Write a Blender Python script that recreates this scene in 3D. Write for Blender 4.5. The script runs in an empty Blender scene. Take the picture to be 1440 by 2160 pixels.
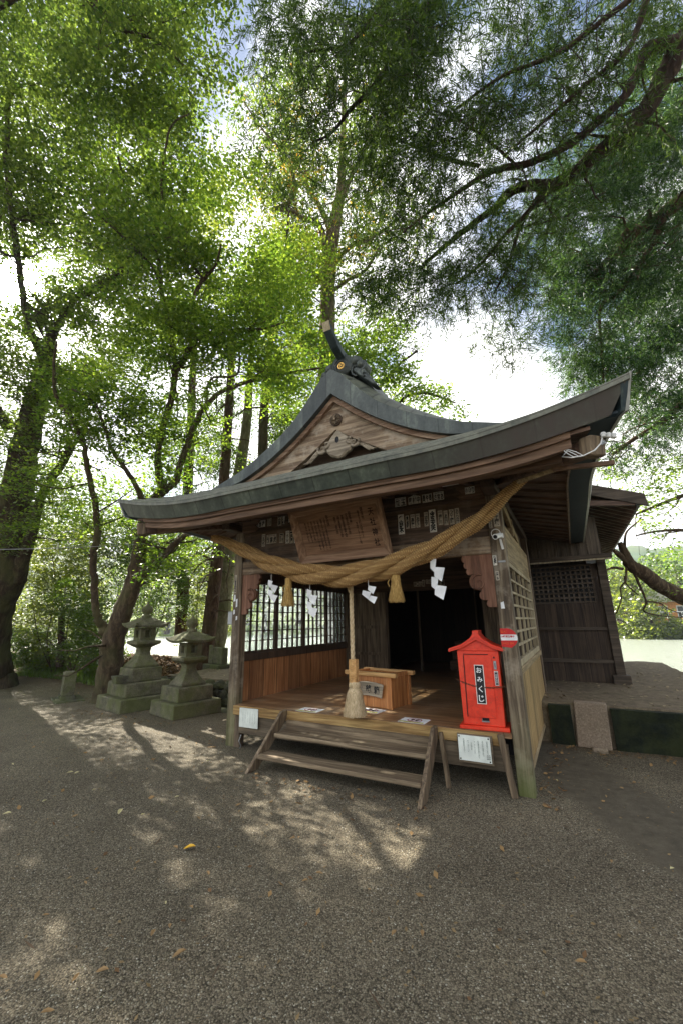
import bpy, bmesh, math, random
import numpy as np
from mathutils import Vector, Matrix
R = math.radians
rnd = random.Random(7)
nrs = np.random.RandomState(11)
scn = bpy.context.scene
COL = scn.collection

# ------------------------------------------------------------------ camera
CP = np.array([4.261, -4.496, 1.55]); YAW, PIT, ROL, FPX = -.5, .265, -.016, 857.7
cF = np.array([math.sin(YAW)*math.cos(PIT), math.cos(YAW)*math.cos(PIT), math.sin(PIT)])
cR = np.array([math.cos(YAW), -math.sin(YAW), 0.]); cU = np.cross(cR, cF)
cR, cU = cR*math.cos(ROL)+cU*math.sin(ROL), -cR*math.sin(ROL)+cU*math.cos(ROL)
cam = bpy.data.cameras.new('camera'); co = bpy.data.objects.new('camera', cam); COL.objects.link(co)
M = Matrix([[cR[0], cU[0], -cF[0], CP[0]], [cR[1], cU[1], -cF[1], CP[1]], [cR[2], cU[2], -cF[2], CP[2]], [0, 0, 0, 1]])
co.matrix_world = M
cam.sensor_fit = 'VERTICAL'; cam.sensor_height = 36; cam.sensor_width = 24; cam.lens = FPX/2160*36
cam.clip_start = .05; cam.clip_end = 3000
scn.camera = co

# ------------------------------------------------------------------ light
SUN = Vector((-.785, .228, .576)).normalized()
SUN_EL = math.asin(SUN.z); SUN_AZ = math.atan2(SUN.x, SUN.y)
w = bpy.data.worlds.new('World'); scn.world = w; w.use_nodes = True
nt = w.node_tree; nt.nodes.clear()
wo = nt.nodes.new('ShaderNodeOutputWorld'); bg = nt.nodes.new('ShaderNodeBackground')
sky = nt.nodes.new('ShaderNodeTexSky'); sky.sky_type = 'NISHITA'; sky.sun_disc = False
sky.sun_elevation = SUN_EL; sky.sun_rotation = SUN_AZ; sky.air_density = 1.0; sky.dust_density = 1.2; sky.ozone_density = 1.5
tc = nt.nodes.new('ShaderNodeTexCoord'); mp = nt.nodes.new('ShaderNodeMapping'); mp.inputs['Scale'].default_value = (1, 1, 1.6)
cn = nt.nodes.new('ShaderNodeTexNoise'); cn.inputs['Scale'].default_value = 1.7; cn.inputs['Detail'].default_value = 7; cn.inputs['Roughness'].default_value = .55
cr = nt.nodes.new('ShaderNodeValToRGB'); cr.color_ramp.elements[0].position = .46; cr.color_ramp.elements[1].position = .57
cmx = nt.nodes.new('ShaderNodeMix'); cmx.data_type = 'RGBA'; cmx.inputs[7].default_value = (13, 12.8, 12.4, 1)
nt.links.new(tc.outputs['Generated'], mp.inputs[0]); nt.links.new(mp.outputs[0], cn.inputs['Vector']); nt.links.new(cn.outputs[0], cr.inputs[0])
nt.links.new(cr.outputs[0], cmx.inputs[0]); nt.links.new(sky.outputs[0], cmx.inputs[6]); nt.links.new(cmx.outputs[2], bg.inputs[0])
gm = nt.nodes.new('ShaderNodeNewGeometry'); dp = nt.nodes.new('ShaderNodeVectorMath'); dp.operation = 'DOT_PRODUCT'; dp.inputs[1].default_value = tuple(SUN)
nrm_ = nt.nodes.new('ShaderNodeVectorMath'); nrm_.operation = 'NORMALIZE'; nt.links.new(tc.outputs['Generated'], nrm_.inputs[0]); nt.links.new(nrm_.outputs[0], dp.inputs[0])
cl_ = nt.nodes.new('ShaderNodeMath'); cl_.operation = 'MAXIMUM'; cl_.inputs[1].default_value = 0; nt.links.new(dp.outputs['Value'], cl_.inputs[0])
glow = None
for ex, am in ((2600, 900.), (160, 60.)):
    pw = nt.nodes.new('ShaderNodeMath'); pw.operation = 'POWER'; pw.inputs[1].default_value = ex; nt.links.new(cl_.outputs[0], pw.inputs[0])
    ml = nt.nodes.new('ShaderNodeMath'); ml.operation = 'MULTIPLY'; ml.inputs[1].default_value = am; nt.links.new(pw.outputs[0], ml.inputs[0])
    if glow is None: glow = ml
    else:
        ad = nt.nodes.new('ShaderNodeMath'); ad.operation = 'ADD'; nt.links.new(glow.outputs[0], ad.inputs[0]); nt.links.new(ml.outputs[0], ad.inputs[1]); glow = ad
vm = nt.nodes.new('ShaderNodeVectorMath'); vm.operation = 'ADD'; nt.links.new(cmx.outputs[2], vm.inputs[0]); nt.links.new(glow.outputs[0], vm.inputs[1]); nt.links.new(vm.outputs[0], bg.inputs[0])
bg.inputs[1].default_value = .051
nt.links.new(bg.outputs[0], wo.inputs[0])
sl = bpy.data.lights.new('sun', 'SUN'); sl.energy = 5.0; sl.angle = R(.5); sl.color = (1, .93, .80)
so = bpy.data.objects.new('sun', sl); COL.objects.link(so); so.rotation_euler = SUN.to_track_quat('Z', 'Y').to_euler(); so.location = (-20, 6, 16)
vs = scn.view_settings; vs.view_transform = 'Standard'; vs.look = 'None'; vs.gamma = 1; vs.exposure = 1.95
try: vs.use_curve_mapping = False
except Exception: pass
scn.cycles.max_bounces = 8; scn.cycles.diffuse_bounces = 4; scn.cycles.transparent_max_bounces = 8; scn.cycles.transmission_bounces = 5
scn.cycles.sample_clamp_indirect = 6; scn.cycles.caustics_reflective = False; scn.cycles.caustics_refractive = False

# ------------------------------------------------------------------ helpers
def A(u, v, d):
    """a point at z-depth d seen in direction of photo pixel (u, v)"""
    return CP + d*(cF + cR*(u-720)/FPX - cU*(v-1080)/FPX)

def tag(o, label=None, cat=None, group=None, kind=None):
    if label: o['label'] = label
    if cat: o['category'] = cat
    if group: o['group'] = group
    if kind: o['kind'] = kind
    return o

def empty(name, loc=(0, 0, 0), rz=0, label=None, cat=None, group=None):
    o = bpy.data.objects.new(name, None); COL.objects.link(o); o.location = loc; o.rotation_euler = (0, 0, rz)
    o.empty_display_size = .2
    return tag(o, label, cat, group)

class MB:
    def __init__(s): s.v = []; s.f = []
    def add(s, vs, fs):
        b = len(s.v); s.v += [tuple(map(float, p)) for p in vs]; s.f += [tuple(i+b for i in f) for f in fs]; return s
    def box(s, x0, x1, y0, y1, z0, z1, m=None):
        c = [(x, y, z) for x in (x0, x1) for y in (y0, y1) for z in (z0, z1)]
        if m is not None: c = [tuple(m @ Vector(p)) for p in c]
        return s.add(c, [(0, 1, 3, 2), (4, 6, 7, 5), (0, 4, 5, 1), (2, 3, 7, 6), (0, 2, 6, 4), (1, 5, 7, 3)])
    def bar(s, p, q, w, h, up=(0, 0, 1)):
        p, q = Vector(p), Vector(q); d = (q-p).normalized(); u = Vector(up); r = d.cross(u)
        if r.length < 1e-4: r = d.cross(Vector((1, 0, 0)))
        r.normalize(); u = r.cross(d)
        c = []
        for e in (p, q):
            for a, b in ((-1, -1), (1, -1), (1, 1), (-1, 1)): c.append(e+r*(a*w/2)+u*(b*h/2))
        return s.add(c, [(0, 1, 2, 3), (7, 6, 5, 4), (0, 4, 5, 1), (1, 5, 6, 2), (2, 6, 7, 3), (3, 7, 4, 0)])
    def prism(s, pts, fn, t0, t1):
        """2-D outline pts extruded; fn(a, b, t) -> 3-D point"""
        n = len(pts); vs = [fn(a, b, t) for t in (t0, t1) for a, b in pts]
        return s.add(vs, [tuple(range(n))[::-1], tuple(range(n, 2*n))]+[(i, (i+1) % n, n+(i+1) % n, n+i) for i in range(n)])
    def tube(s, pts, rad, n=8, cap=True):
        pts = [Vector(p) for p in pts]; k = len(pts)
        if not hasattr(rad, '__len__'): rad = [rad]*k
        ref = Vector((.3, .2, 1)) if abs((pts[-1]-pts[0]).normalized().z) < .8 else Vector((1, .1, 0))
        vs = []
        for i, p in enumerate(pts):
            d = (pts[min(i+1, k-1)]-pts[max(i-1, 0)]).normalized(); a = d.cross(ref)
            if a.length < 1e-5: a = d.orthogonal()
            a.normalize(); b = d.cross(a); ref = b.cross(d) * 1.0 if False else ref
            for j in range(n):
                t = 2*math.pi*j/n; vs.append(p+(a*math.cos(t)+b*math.sin(t))*rad[i])
        fs = [(i*n+j, i*n+(j+1) % n, (i+1)*n+(j+1) % n, (i+1)*n+j) for i in range(k-1) for j in range(n)]
        if cap: fs += [tuple(range(n))[::-1], tuple(range((k-1)*n, k*n))]
        return s.add(vs, fs)
    def loft(s, rings, cap=True):
        n = len(rings[0]); vs = [p for r in rings for p in r]; k = len(rings)
        fs = [(i*n+j, i*n+(j+1) % n, (i+1)*n+(j+1) % n, (i+1)*n+j) for i in range(k-1) for j in range(n)]
        if cap: fs += [tuple(range(n))[::-1], tuple(range((k-1)*n, k*n))]
        return s.add(vs, fs)
    def lathe(s, prof, cx=0, cy=0, n=24):
        return s.loft([[(cx+r*math.cos(2*math.pi*j/n), cy+r*math.sin(2*math.pi*j/n), z) for j in range(n)] for r, z in prof])
    def grid(s, P):
        h = len(P); k = len(P[0])
        return s.add([p for r in P for p in r], [(i*k+j, i*k+j+1, (i+1)*k+j+1, (i+1)*k+j) for i in range(h-1) for j in range(k-1)])
    def xf(s, m):
        s.v = [tuple(m @ Vector(p)) for p in s.v]; return s
    def build(s, name, mat, parent=None, bevel=0, smooth=False, local=True, autosmooth=False):
        me = bpy.data.meshes.new(name); me.from_pydata(s.v, [], s.f); me.validate()
        me.materials.append(mat)
        bm = bmesh.new(); bm.from_mesh(me); bmesh.ops.recalc_face_normals(bm, faces=bm.faces); bm.to_mesh(me); bm.free()
        o = bpy.data.objects.new(name, me); COL.objects.link(o)
        if parent: o.parent = parent
        if smooth: me.polygons.foreach_set('use_smooth', [True]*len(me.polygons))
        if bevel:
            b = o.modifiers.new('bevel', 'BEVEL'); b.width = bevel; b.segments = 1; b.limit_method = 'ANGLE'; b.angle_limit = R(40)
        return o

def quads(name, V, mat, parent=None, n=4):
    """V: (N, n, 3) array, N separate faces of n corners each"""
    V = np.asarray(V, dtype=np.float32); N = len(V)
    me = bpy.data.meshes.new(name); me.vertices.add(N*n); me.vertices.foreach_set('co', V.reshape(-1))
    me.loops.add(N*n); me.loops.foreach_set('vertex_index', np.arange(N*n, dtype=np.int32))
    me.polygons.add(N); me.polygons.foreach_set('loop_start', np.arange(0, N*n, n, dtype=np.int32))
    try: me.polygons.foreach_set('loop_total', np.full(N, n, dtype=np.int32))
    except Exception: pass
    me.materials.append(mat); me.update(calc_edges=True)
    o = bpy.data.objects.new(name, me); COL.objects.link(o)
    if parent: o.parent = parent
    return o

# ------------------------------------------------------------------ materials
def lin(c): return tuple(((x/255)/12.92 if x/255 <= .04045 else ((x/255+.055)/1.055)**2.4) for x in c)
def newmat(name):
    m = bpy.data.materials.new(name); m.use_nodes = True; n = m.node_tree.nodes; l = m.node_tree.links
    return m, n, l, n['Principled BSDF']
def N(n, t, **k):
    x = n.new(t)
    for a, b in k.items(): x.inputs[a.replace('_', ' ')].default_value = b
    return x
def ramp(n, l, src, stops):
    r = n.new('ShaderNodeValToRGB'); e = r.color_ramp.elements
    while len(e) < len(stops): e.new(.5)
    for i, (p, c) in enumerate(stops): e[i].position = p; e[i].color = (*c, 1) if len(c) == 3 else c
    l.new(src, r.inputs[0]); return r
def mixc(n, l, fac, a, b, mode='MIX'):
    m = n.new('ShaderNodeMix'); m.data_type = 'RGBA'; m.blend_type = mode
    for s, x in ((0, fac), (6, a), (7, b)):
        if isinstance(x, (int, float)): m.inputs[s].default_value = x
        elif isinstance(x, tuple): m.inputs[s].default_value = (*x, 1)
        else: l.new(x, m.inputs[s])
    return m.outputs[2]
def plain(name, c, rough=.6, metal=0, spec=.3):
    m, n, l, b = newmat(name)
    t = n.new('ShaderNodeTexCoord'); z = N(n, 'ShaderNodeTexNoise', Scale=9., Detail=5.); l.new(t.outputs['Object'], z.inputs[0])
    r = ramp(n, l, z.outputs[0], [(.3, tuple(x*.8 for x in c)), (.7, tuple(min(1, x*1.12) for x in c))])
    l.new(r.outputs[0], b.inputs['Base Color']); b.inputs['Roughness'].default_value = rough; b.inputs['Metallic'].default_value = metal
    b.inputs['Specular IOR Level'].default_value = spec
    return m
_wc = {}
def wood(c1, c2, axis='X', plank=0, pax='Y', rough=.75, grain=1., green=0, scale=1., worn=.0, coat=0):
    """weathered timber: grain runs along axis; plank > 0 draws board joints every plank metres across pax"""
    key = (c1, c2, axis, plank, pax, rough, grain, green, scale, worn, coat)
    if key in _wc: return _wc[key]
    m, n, l, b = newmat('wood')
    t = n.new('ShaderNodeTexCoord'); mp = n.new('ShaderNodeMapping'); l.new(t.outputs['Object'], mp.inputs[0])
    s = [22*scale]*3; s['XYZ'.index(axis)] = 1.1*scale; mp.inputs['Scale'].default_value = s
    a = N(n, 'ShaderNodeTexNoise', Scale=1., Detail=8., Roughness=.62, Distortion=.7); l.new(mp.outputs[0], a.inputs[0])
    f = N(n, 'ShaderNodeTexNoise', Scale=4., Detail=4., Roughness=.7); l.new(mp.outputs[0], f.inputs[0])
    g = N(n, 'ShaderNodeTexNoise', Scale=1.6, Detail=5.); l.new(t.outputs['Object'], g.inputs[0])
    ca, cb = lin(c1), lin(c2)
    r = ramp(n, l, a.outputs[0], [(.28, tuple(x*.45 for x in ca)), (.45, ca), (.66, cb), (.8, tuple(min(1, x*1.25) for x in cb))])
    r2 = ramp(n, l, f.outputs[0], [(.3, (.62, .62, .62)), (.62, (1.08, 1.08, 1.08))])
    c = mixc(n, l, .8, r.outputs[0], r2.outputs[0], 'MULTIPLY')
    r3 = ramp(n, l, g.outputs[0], [(.3, (.62, .60, .58)), (.65, (1.05, 1.05, 1.05))])
    c = mixc(n, l, .75, c, r3.outputs[0], 'MULTIPLY')
    if worn:
        wn = N(n, 'ShaderNodeTexNoise', Scale=3.2, Detail=8., Roughness=.7); l.new(t.outputs['Object'], wn.inputs[0])
        wr = ramp(n, l, wn.outputs[0], [(.5, (0, 0, 0)), (.62, (worn, worn, worn))])
        c = mixc(n, l, wr.outputs[0], c, lin((176, 165, 148)))
    if green:
        sp = n.new('ShaderNodeSeparateXYZ'); l.new(t.outputs['Object'], sp.inputs[0])
        gr = n.new('ShaderNodeMapRange'); gr.inputs[1].default_value = .75; gr.inputs[2].default_value = 0.; gr.inputs[3].default_value = 0; gr.inputs[4].default_value = 1.
        l.new(sp.outputs[2], gr.inputs[0])
        mm = n.new('ShaderNodeMath'); mm.operation = 'MULTIPLY'; l.new(gr.outputs[0], mm.inputs[0])
        g2 = ramp(n, l, g.outputs[0], [(.35, (0, 0, 0)), (.6, (green, green, green))]); l.new(g2.outputs[0], mm.inputs[1])
        c = mixc(n, l, mm.outputs[0], c, lin((88, 100, 48)))
    h = a.outputs[0]
    if plank:
        sp = n.new('ShaderNodeSeparateXYZ'); l.new(t.outputs['Object'], sp.inputs[0])
        dv = n.new('ShaderNodeMath'); dv.operation = 'DIVIDE'; dv.inputs[1].default_value = plank; l.new(sp.outputs['XYZ'.index(pax)], dv.inputs[0])
        fr = n.new('ShaderNodeMath'); fr.operation = 'FRACT'; l.new(dv.outputs[0], fr.inputs[0])
        jr = ramp(n, l, fr.outputs[0], [(0., (.12, .12, .12)), (.035, (1, 1, 1)), (.965, (1, 1, 1)), (1., (.12, .12, .12))])
        c = mixc(n, l, 1., c, jr.outputs[0], 'MULTIPLY')
        fl = n.new('ShaderNodeMath'); fl.operation = 'FLOOR'; l.new(dv.outputs[0], fl.inputs[0])
        wn = n.new('ShaderNodeTexWhiteNoise'); wn.noise_dimensions = '1D'; l.new(fl.outputs[0], wn.inputs['W'])
        vr = ramp(n, l, wn.outputs[0], [(0, (.72, .72, .72)), (1, (1.1, 1.08, 1.05))])
        c = mixc(n, l, 1., c, vr.outputs[0], 'MULTIPLY')
    l.new(c, b.inputs['Base Color']); b.inputs['Roughness'].default_value = rough; b.inputs['Specular IOR Level'].default_value = .35
    if coat: b.inputs['Roughness'].default_value = coat; b.inputs['Specular IOR Level'].default_value = .5
    bp = N(n, 'ShaderNodeBump', Strength=.35*grain, Distance=.006); l.new(h, bp.inputs['Height']); l.new(bp.outputs[0], b.inputs['Normal'])
    _wc[key] = m; return m

def copper(name, c1, c2, seam=None, axis='X', rough=.5, rows=None, brown=False):
    """patinated sheet copper with seams every `seam` metres along axis; rows uses the 'course' attribute"""
    m, n, l, b = newmat(name)
    t = n.new('ShaderNodeTexCoord'); mp = n.new('ShaderNodeMapping'); mp.inputs['Scale'].default_value = (5, 5, 1.6); l.new(t.outputs['Object'], mp.inputs[0])
    a = N(n, 'ShaderNodeTexNoise', Scale=1.4, Detail=8., Roughness=.65); l.new(mp.outputs[0], a.inputs[0])
    f = N(n, 'ShaderNodeTexNoise', Scale=30., Detail=3.); l.new(t.outputs['Object'], f.inputs[0])
    r = ramp(n, l, a.outputs[0], [(.3, lin(c1)), (.55, lin(c2)), (.78, lin((118, 128, 116)))])
    r2 = ramp(n, l, f.outputs[0], [(.3, (.8, .8, .8)), (.7, (1.1, 1.1, 1.1))])
    c = mixc(n, l, 1., r.outputs[0], r2.outputs[0], 'MULTIPLY')
    def lines(src, step, wd, dark):
        dv = n.new('ShaderNodeMath'); dv.operation = 'DIVIDE'; dv.inputs[1].default_value = step; l.new(src, dv.inputs[0])
        fr = n.new('ShaderNodeMath'); fr.operation = 'FRACT'; l.new(dv.outputs[0], fr.inputs[0])
        fl = n.new('ShaderNodeMath'); fl.operation = 'FLOOR'; l.new(dv.outputs[0], fl.inputs[0])
        return fr.outputs[0], ramp(n, l, fr.outputs[0], [(0., (dark,)*3), (wd, (1,)*3), (1-wd*.3, (1,)*3), (1., (dark,)*3)]).outputs[0], fl.outputs[0]
    if seam:
        sp = n.new('ShaderNodeSeparateXYZ'); l.new(t.outputs['Object'], sp.inputs[0])
        _, jl, fl = lines(sp.outputs['XYZ'.index(axis)], seam, .035, .35)
        c = mixc(n, l, 1., c, jl, 'MULTIPLY')
        wn = n.new('ShaderNodeTexWhiteNoise'); wn.noise_dimensions = '1D'; l.new(fl, wn.inputs['W'])
        vr = ramp(n, l, wn.outputs[0], [(0, (.8, .82, .82)), (1, (1.15, 1.15, 1.1))]); c = mixc(n, l, 1., c, vr.outputs[0], 'MULTIPLY')
    if rows:
        at = n.new('ShaderNodeAttribute'); at.attribute_name = 'course'
        fr, jl, fl = lines(at.outputs['Fac'], rows, .16, .22)
        c = mixc(n, l, 1., c, jl, 'MULTIPLY')
        wn = n.new('ShaderNodeTexWhiteNoise'); wn.noise_dimensions = '1D'; l.new(fl, wn.inputs['W'])
        vr = ramp(n, l, wn.outputs[0], [(0, (.8, .8, .8)), (1, (1.2, 1.2, 1.15))]); c = mixc(n, l, 1., c, vr.outputs[0], 'MULTIPLY')
        bp = N(n, 'ShaderNodeBump', Strength=1., Distance=.02); l.new(fr, bp.inputs['Height']); l.new(bp.outputs[0], b.inputs['Normal'])
    if brown:
        sp = n.new('ShaderNodeSeparateXYZ'); l.new(t.outputs['Object'], sp.inputs[0]); q = n.new('ShaderNodeMapRange'); q.inputs[1].default_value = 2.6; q.inputs[2].default_value = 4.2; l.new(sp.outputs[0], q.inputs[0])
        q2 = n.new('ShaderNodeMath'); q2.operation = 'MULTIPLY'; l.new(q.outputs[0], q2.inputs[0]); rr = ramp(n, l, a.outputs[0], [(.3, (1,)*3), (.75, (.45,)*3)]); l.new(rr.outputs[0], q2.inputs[1])
        c = mixc(n, l, q2.outputs[0], c, lin((84, 76, 72)))
    l.new(c, b.inputs['Base Color']); b.inputs['Roughness'].default_value = rough; b.inputs['Specular IOR Level'].default_value = .5; b.inputs['Metallic'].default_value = .15
    return m

def stone(name, c1, c2, moss=.5, scale=1.):
    m, n, l, b = newmat(name); t = n.new('ShaderNodeTexCoord'); g = n.new('ShaderNodeNewGeometry')
    a = N(n, 'ShaderNodeTexNoise', Scale=6.*scale, Detail=9., Roughness=.7); l.new(t.outputs['Object'], a.inputs[0])
    f = N(n, 'ShaderNodeTexNoise', Scale=60.*scale, Detail=3.); l.new(t.outputs['Object'], f.inputs[0])
    r = ramp(n, l, a.outputs[0], [(.3, lin(c1)), (.68, lin(c2))])
    r2 = ramp(n, l, f.outputs[0], [(.3, (.65, .65, .65)), (.7, (1.15, 1.15, 1.15))])
    c = mixc(n, l, 1., r.outputs[0], r2.outputs[0], 'MULTIPLY')
    q = N(n, 'ShaderNodeTexNoise', Scale=2.6*scale, Detail=7., Roughness=.7); l.new(t.outputs['Object'], q.inputs[0])
    mr = ramp(n, l, q.outputs[0], [(.42, (0, 0, 0)), (.6, (moss,)*3)])
    c = mixc(n, l, mr.outputs[0], c, lin((84, 92, 44)))
    l.new(c, b.inputs['Base Color']); b.inputs['Roughness'].default_value = .92; b.inputs['Specular IOR Level'].default_value = .2
    bp = N(n, 'ShaderNodeBump', Strength=.6, Distance=.02); l.new(a.outputs[0], bp.inputs['Height']); l.new(bp.outputs[0], b.inputs['Normal'])
    return m

def leafmat(name, d1, d2, t1, t2, trans=.5, gloss=.25):
    m, n, l, b = newmat(name); n.remove(b); out = n['Material Output']
    g = n.new('ShaderNodeNewGeometry'); t = n.new('ShaderNodeTexCoord')
    z = N(n, 'ShaderNodeTexNoise', Scale=.9, Detail=3.); l.new(t.outputs['Object'], z.inputs[0])
    ad = n.new('ShaderNodeMath'); ad.operation = 'MULTIPLY_ADD'; ad.inputs[1].default_value = .5; l.new(g.outputs['Random Per Island'], ad.inputs[0]); 
    mu = n.new('ShaderNodeMath'); mu.operation = 'MULTIPLY'; mu.inputs[1].default_value = .5; l.new(z.outputs[0], mu.inputs[0]); l.new(mu.outputs[0], ad.inputs[2])
    r1 = ramp(n, l, ad.outputs[0], [(.2, d1), (.8, d2)]); r2 = ramp(n, l, ad.outputs[0], [(.2, t1), (.8, t2)])
    df = n.new('ShaderNodeBsdfDiffuse'); tr = n.new('ShaderNodeBsdfTranslucent'); gl = n.new('ShaderNodeBsdfGlossy'); gl.inputs['Roughness'].default_value = .45
    l.new(r1.outputs[0], df.inputs[0]); l.new(r2.outputs[0], tr.inputs[0]); gl.inputs[0].default_value = (.5, .5, .5, 1)
    m1 = n.new('ShaderNodeMixShader'); m1.inputs[0].default_value = trans; l.new(df.outputs[0], m1.inputs[1]); l.new(tr.outputs[0], m1.inputs[2])
    m2 = n.new('ShaderNodeMixShader'); fz = n.new('ShaderNodeFresnel'); mm = n.new('ShaderNodeMath'); mm.operation = 'MULTIPLY'; mm.inputs[1].default_value = gloss; l.new(fz.outputs[0], mm.inputs[0]); l.new(mm.outputs[0], m2.inputs[0])
    l.new(m1.outputs[0], m2.inputs[1]); l.new(gl.outputs[0], m2.inputs[2]); l.new(m2.outputs[0], out.inputs[0])
    return m

def bark(name, c1, c2, moss=.3, sc=1.):
    m, n, l, b = newmat(name); t = n.new('ShaderNodeTexCoord'); mp = n.new('ShaderNodeMapping'); mp.inputs['Scale'].default_value = (9*sc, 9*sc, 2.2*sc); l.new(t.outputs['Object'], mp.inputs[0])
    a = N(n, 'ShaderNodeTexNoise', Scale=1.5, Detail=9., Roughness=.7, Distortion=.5); l.new(mp.outputs[0], a.inputs[0])
    r = ramp(n, l, a.outputs[0], [(.3, tuple(x*.5 for x in lin(c1))), (.5, lin(c1)), (.72, lin(c2))])
    q = N(n, 'ShaderNodeTexNoise', Scale=1.8, Detail=6.); l.new(t.outputs['Object'], q.inputs[0])
    mr = ramp(n, l, q.outputs[0], [(.48, (0, 0, 0)), (.62, (moss,)*3)])
    c = mixc(n, l, mr.outputs[0], r.outputs[0], lin((92, 98, 60)))
    l.new(c, b.inputs['Base Color']); b.inputs['Roughness'].default_value = .95; b.inputs['Specular IOR Level'].default_value = .15
    bp = N(n, 'ShaderNodeBump', Strength=.9, Distance=.03); l.new(a.outputs[0], bp.inputs['Height']); l.new(bp.outputs[0], b.inputs['Normal'])
    return m

W_PIL = wood((96, 82, 66), (152, 138, 114), 'Z', green=1.0, worn=.35)
W_PILB = wood((92, 78, 64), (138, 122, 100), 'Z')
W_DARK = wood((72, 58, 48), (104, 84, 70), 'X', worn=.0)
W_DARKY = wood((72, 58, 48), (104, 84, 70), 'Y')
W_PANEL = wood((78, 62, 50), (112, 90, 72), 'X', worn=.15)
W_LINT = wood((112, 92, 72), (160, 138, 112), 'X', worn=.5)
W_SOF = wood((92, 72, 60), (128, 102, 86), 'X')
W_SOFY = wood((88, 68, 56), (124, 98, 82), 'Y')
W_RED = wood((104, 80, 62), (140, 112, 90), 'X')
W_BRK = wood((118, 82, 64), (150, 110, 88), 'Z')
W_DECK = wood((146, 108, 74), (194, 158, 118), 'X', plank=.115, pax='Y', rough=.42, worn=.3, coat=.32)
W_EDGE = wood((150, 118, 72), (190, 160, 106), 'X')
W_STEP = wood((112, 96, 76), (156, 138, 112), 'X')
W_SIDE = wood((104, 88, 70), (146, 128, 102), 'Z')
W_BEAM = wood((96, 84, 68), (128, 114, 94), 'X')
W_INT = wood((152, 102, 64), (190, 138, 92), 'Z', plank=.32, pax='Y')
W_GRID = wood((64, 50, 40), (88, 70, 56), 'Z')
W_TAN = wood((158, 132, 86), (200, 172, 122), 'Z', plank=.24, pax='Y')
W_TANX = wood((146, 128, 96), (184, 166, 130), 'Y')
W_LGT = wood((170, 156, 126), (202, 190, 160), 'Z')
W_BOARD = wood((128, 96, 72), (166, 130, 102), 'X', grain=.6)
W_FRAME = wood((138, 106, 82), (172, 142, 114), 'X', grain=.6)
W_FRAMEZ = wood((138, 106, 82), (172, 142, 114), 'Z', grain=.6)
W_HAFU = wood((118, 98, 78), (176, 156, 130), 'X', worn=.6, scale=.8)
W_HAFUL = wood((128, 100, 80), (176, 150, 126), 'X')
W_CARV = wood((140, 128, 110), (182, 170, 150), 'X', grain=.5)
W_BOX = wood((184, 120, 68), (216, 156, 100), 'Z', grain=.5, rough=.5)
W_BOXL = wood((196, 148, 92), (224, 182, 124), 'X', grain=.5)
W_HALL = wood((70, 58, 48), (96, 80, 66), 'Z', plank=.2, pax='X')
W_HALLX = wood((78, 68, 58), (108, 96, 82), 'X')
COP = copper('copper_edge', (52, 60, 56), (78, 86, 78), seam=.42, brown=True)
COPD = copper('copper_side', (40, 52, 58), (60, 76, 82), seam=.6, axis='Y')
COPR = copper('copper_roof', (66, 72, 66), (104, 106, 94), rows=.17)
COPS = copper('copper_skirt', (70, 74, 66), (108, 108, 94))
COPG = copper('copper_gable', (50, 56, 56), (76, 82, 80), seam=.36)
TEAL = plain('painted_underside', lin((34, 52, 62)), .5)
FLASH = plain('metal_flashing', lin((170, 172, 168)), .4, .3)
STONE = stone('mossy_granite', (74, 72, 60), (124, 120, 100), .6)
STONEB = stone('dark_rock', (62, 62, 54), (104, 102, 90), .6)
CONC = stone('concrete', (128, 112, 96), (158, 142, 124), .1)
WALLC = stone('mossy_wall', (20, 25, 22), (36, 42, 34), .22)
WHITE = plain('white_paper', (.82, .83, .84), .6)
PLATE = plain('white_plate', (.72, .76, .70), .4)
INK = plain('black_ink', (.02, .02, .022), .6)
INKB = plain('brush_ink_brown', lin((40, 20, 12)), .8)
GREYM = plain('grey_metal', (.35, .36, .37), .4, .6)
WPLA = plain('white_plastic', (.75, .75, .73), .35)
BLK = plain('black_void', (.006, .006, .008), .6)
GOLD = plain('gilded', (.75, .45, .12), .35, .7)
def redmat():
    m, n, l, b = newmat('red_lacquer'); t = n.new('ShaderNodeTexCoord')
    a = N(n, 'ShaderNodeTexNoise', Scale=5., Detail=9., Roughness=.75); l.new(t.outputs['Object'], a.inputs[0])
    f = N(n, 'ShaderNodeTexNoise', Scale=34., Detail=6., Roughness=.8); l.new(t.outputs['Object'], f.inputs[0])
    r = ramp(n, l, a.outputs[0], [(.3, lin((176, 40, 24))), (.5, lin((222, 56, 30))), (.75, lin((232, 84, 54)))])
    r2 = ramp(n, l, f.outputs[0], [(.58, (0, 0, 0)), (.68, (.8, .8, .8))]); c = mixc(n, l, r2.outputs[0], r.outputs[0], lin((150, 70, 50)))
    l.new(c, b.inputs['Base Color']); rr = ramp(n, l, a.outputs[0], [(.3, (.3,)*3), (.7, (.6,)*3)]); l.new(rr.outputs[0], b.inputs['Roughness'])
    bp = N(n, 'ShaderNodeBump', Strength=.25, Distance=.004); l.new(f.outputs[0], bp.inputs['Height']); l.new(bp.outputs[0], b.inputs['Normal']); return m
REDP = redmat()
STRAW = None

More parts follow.
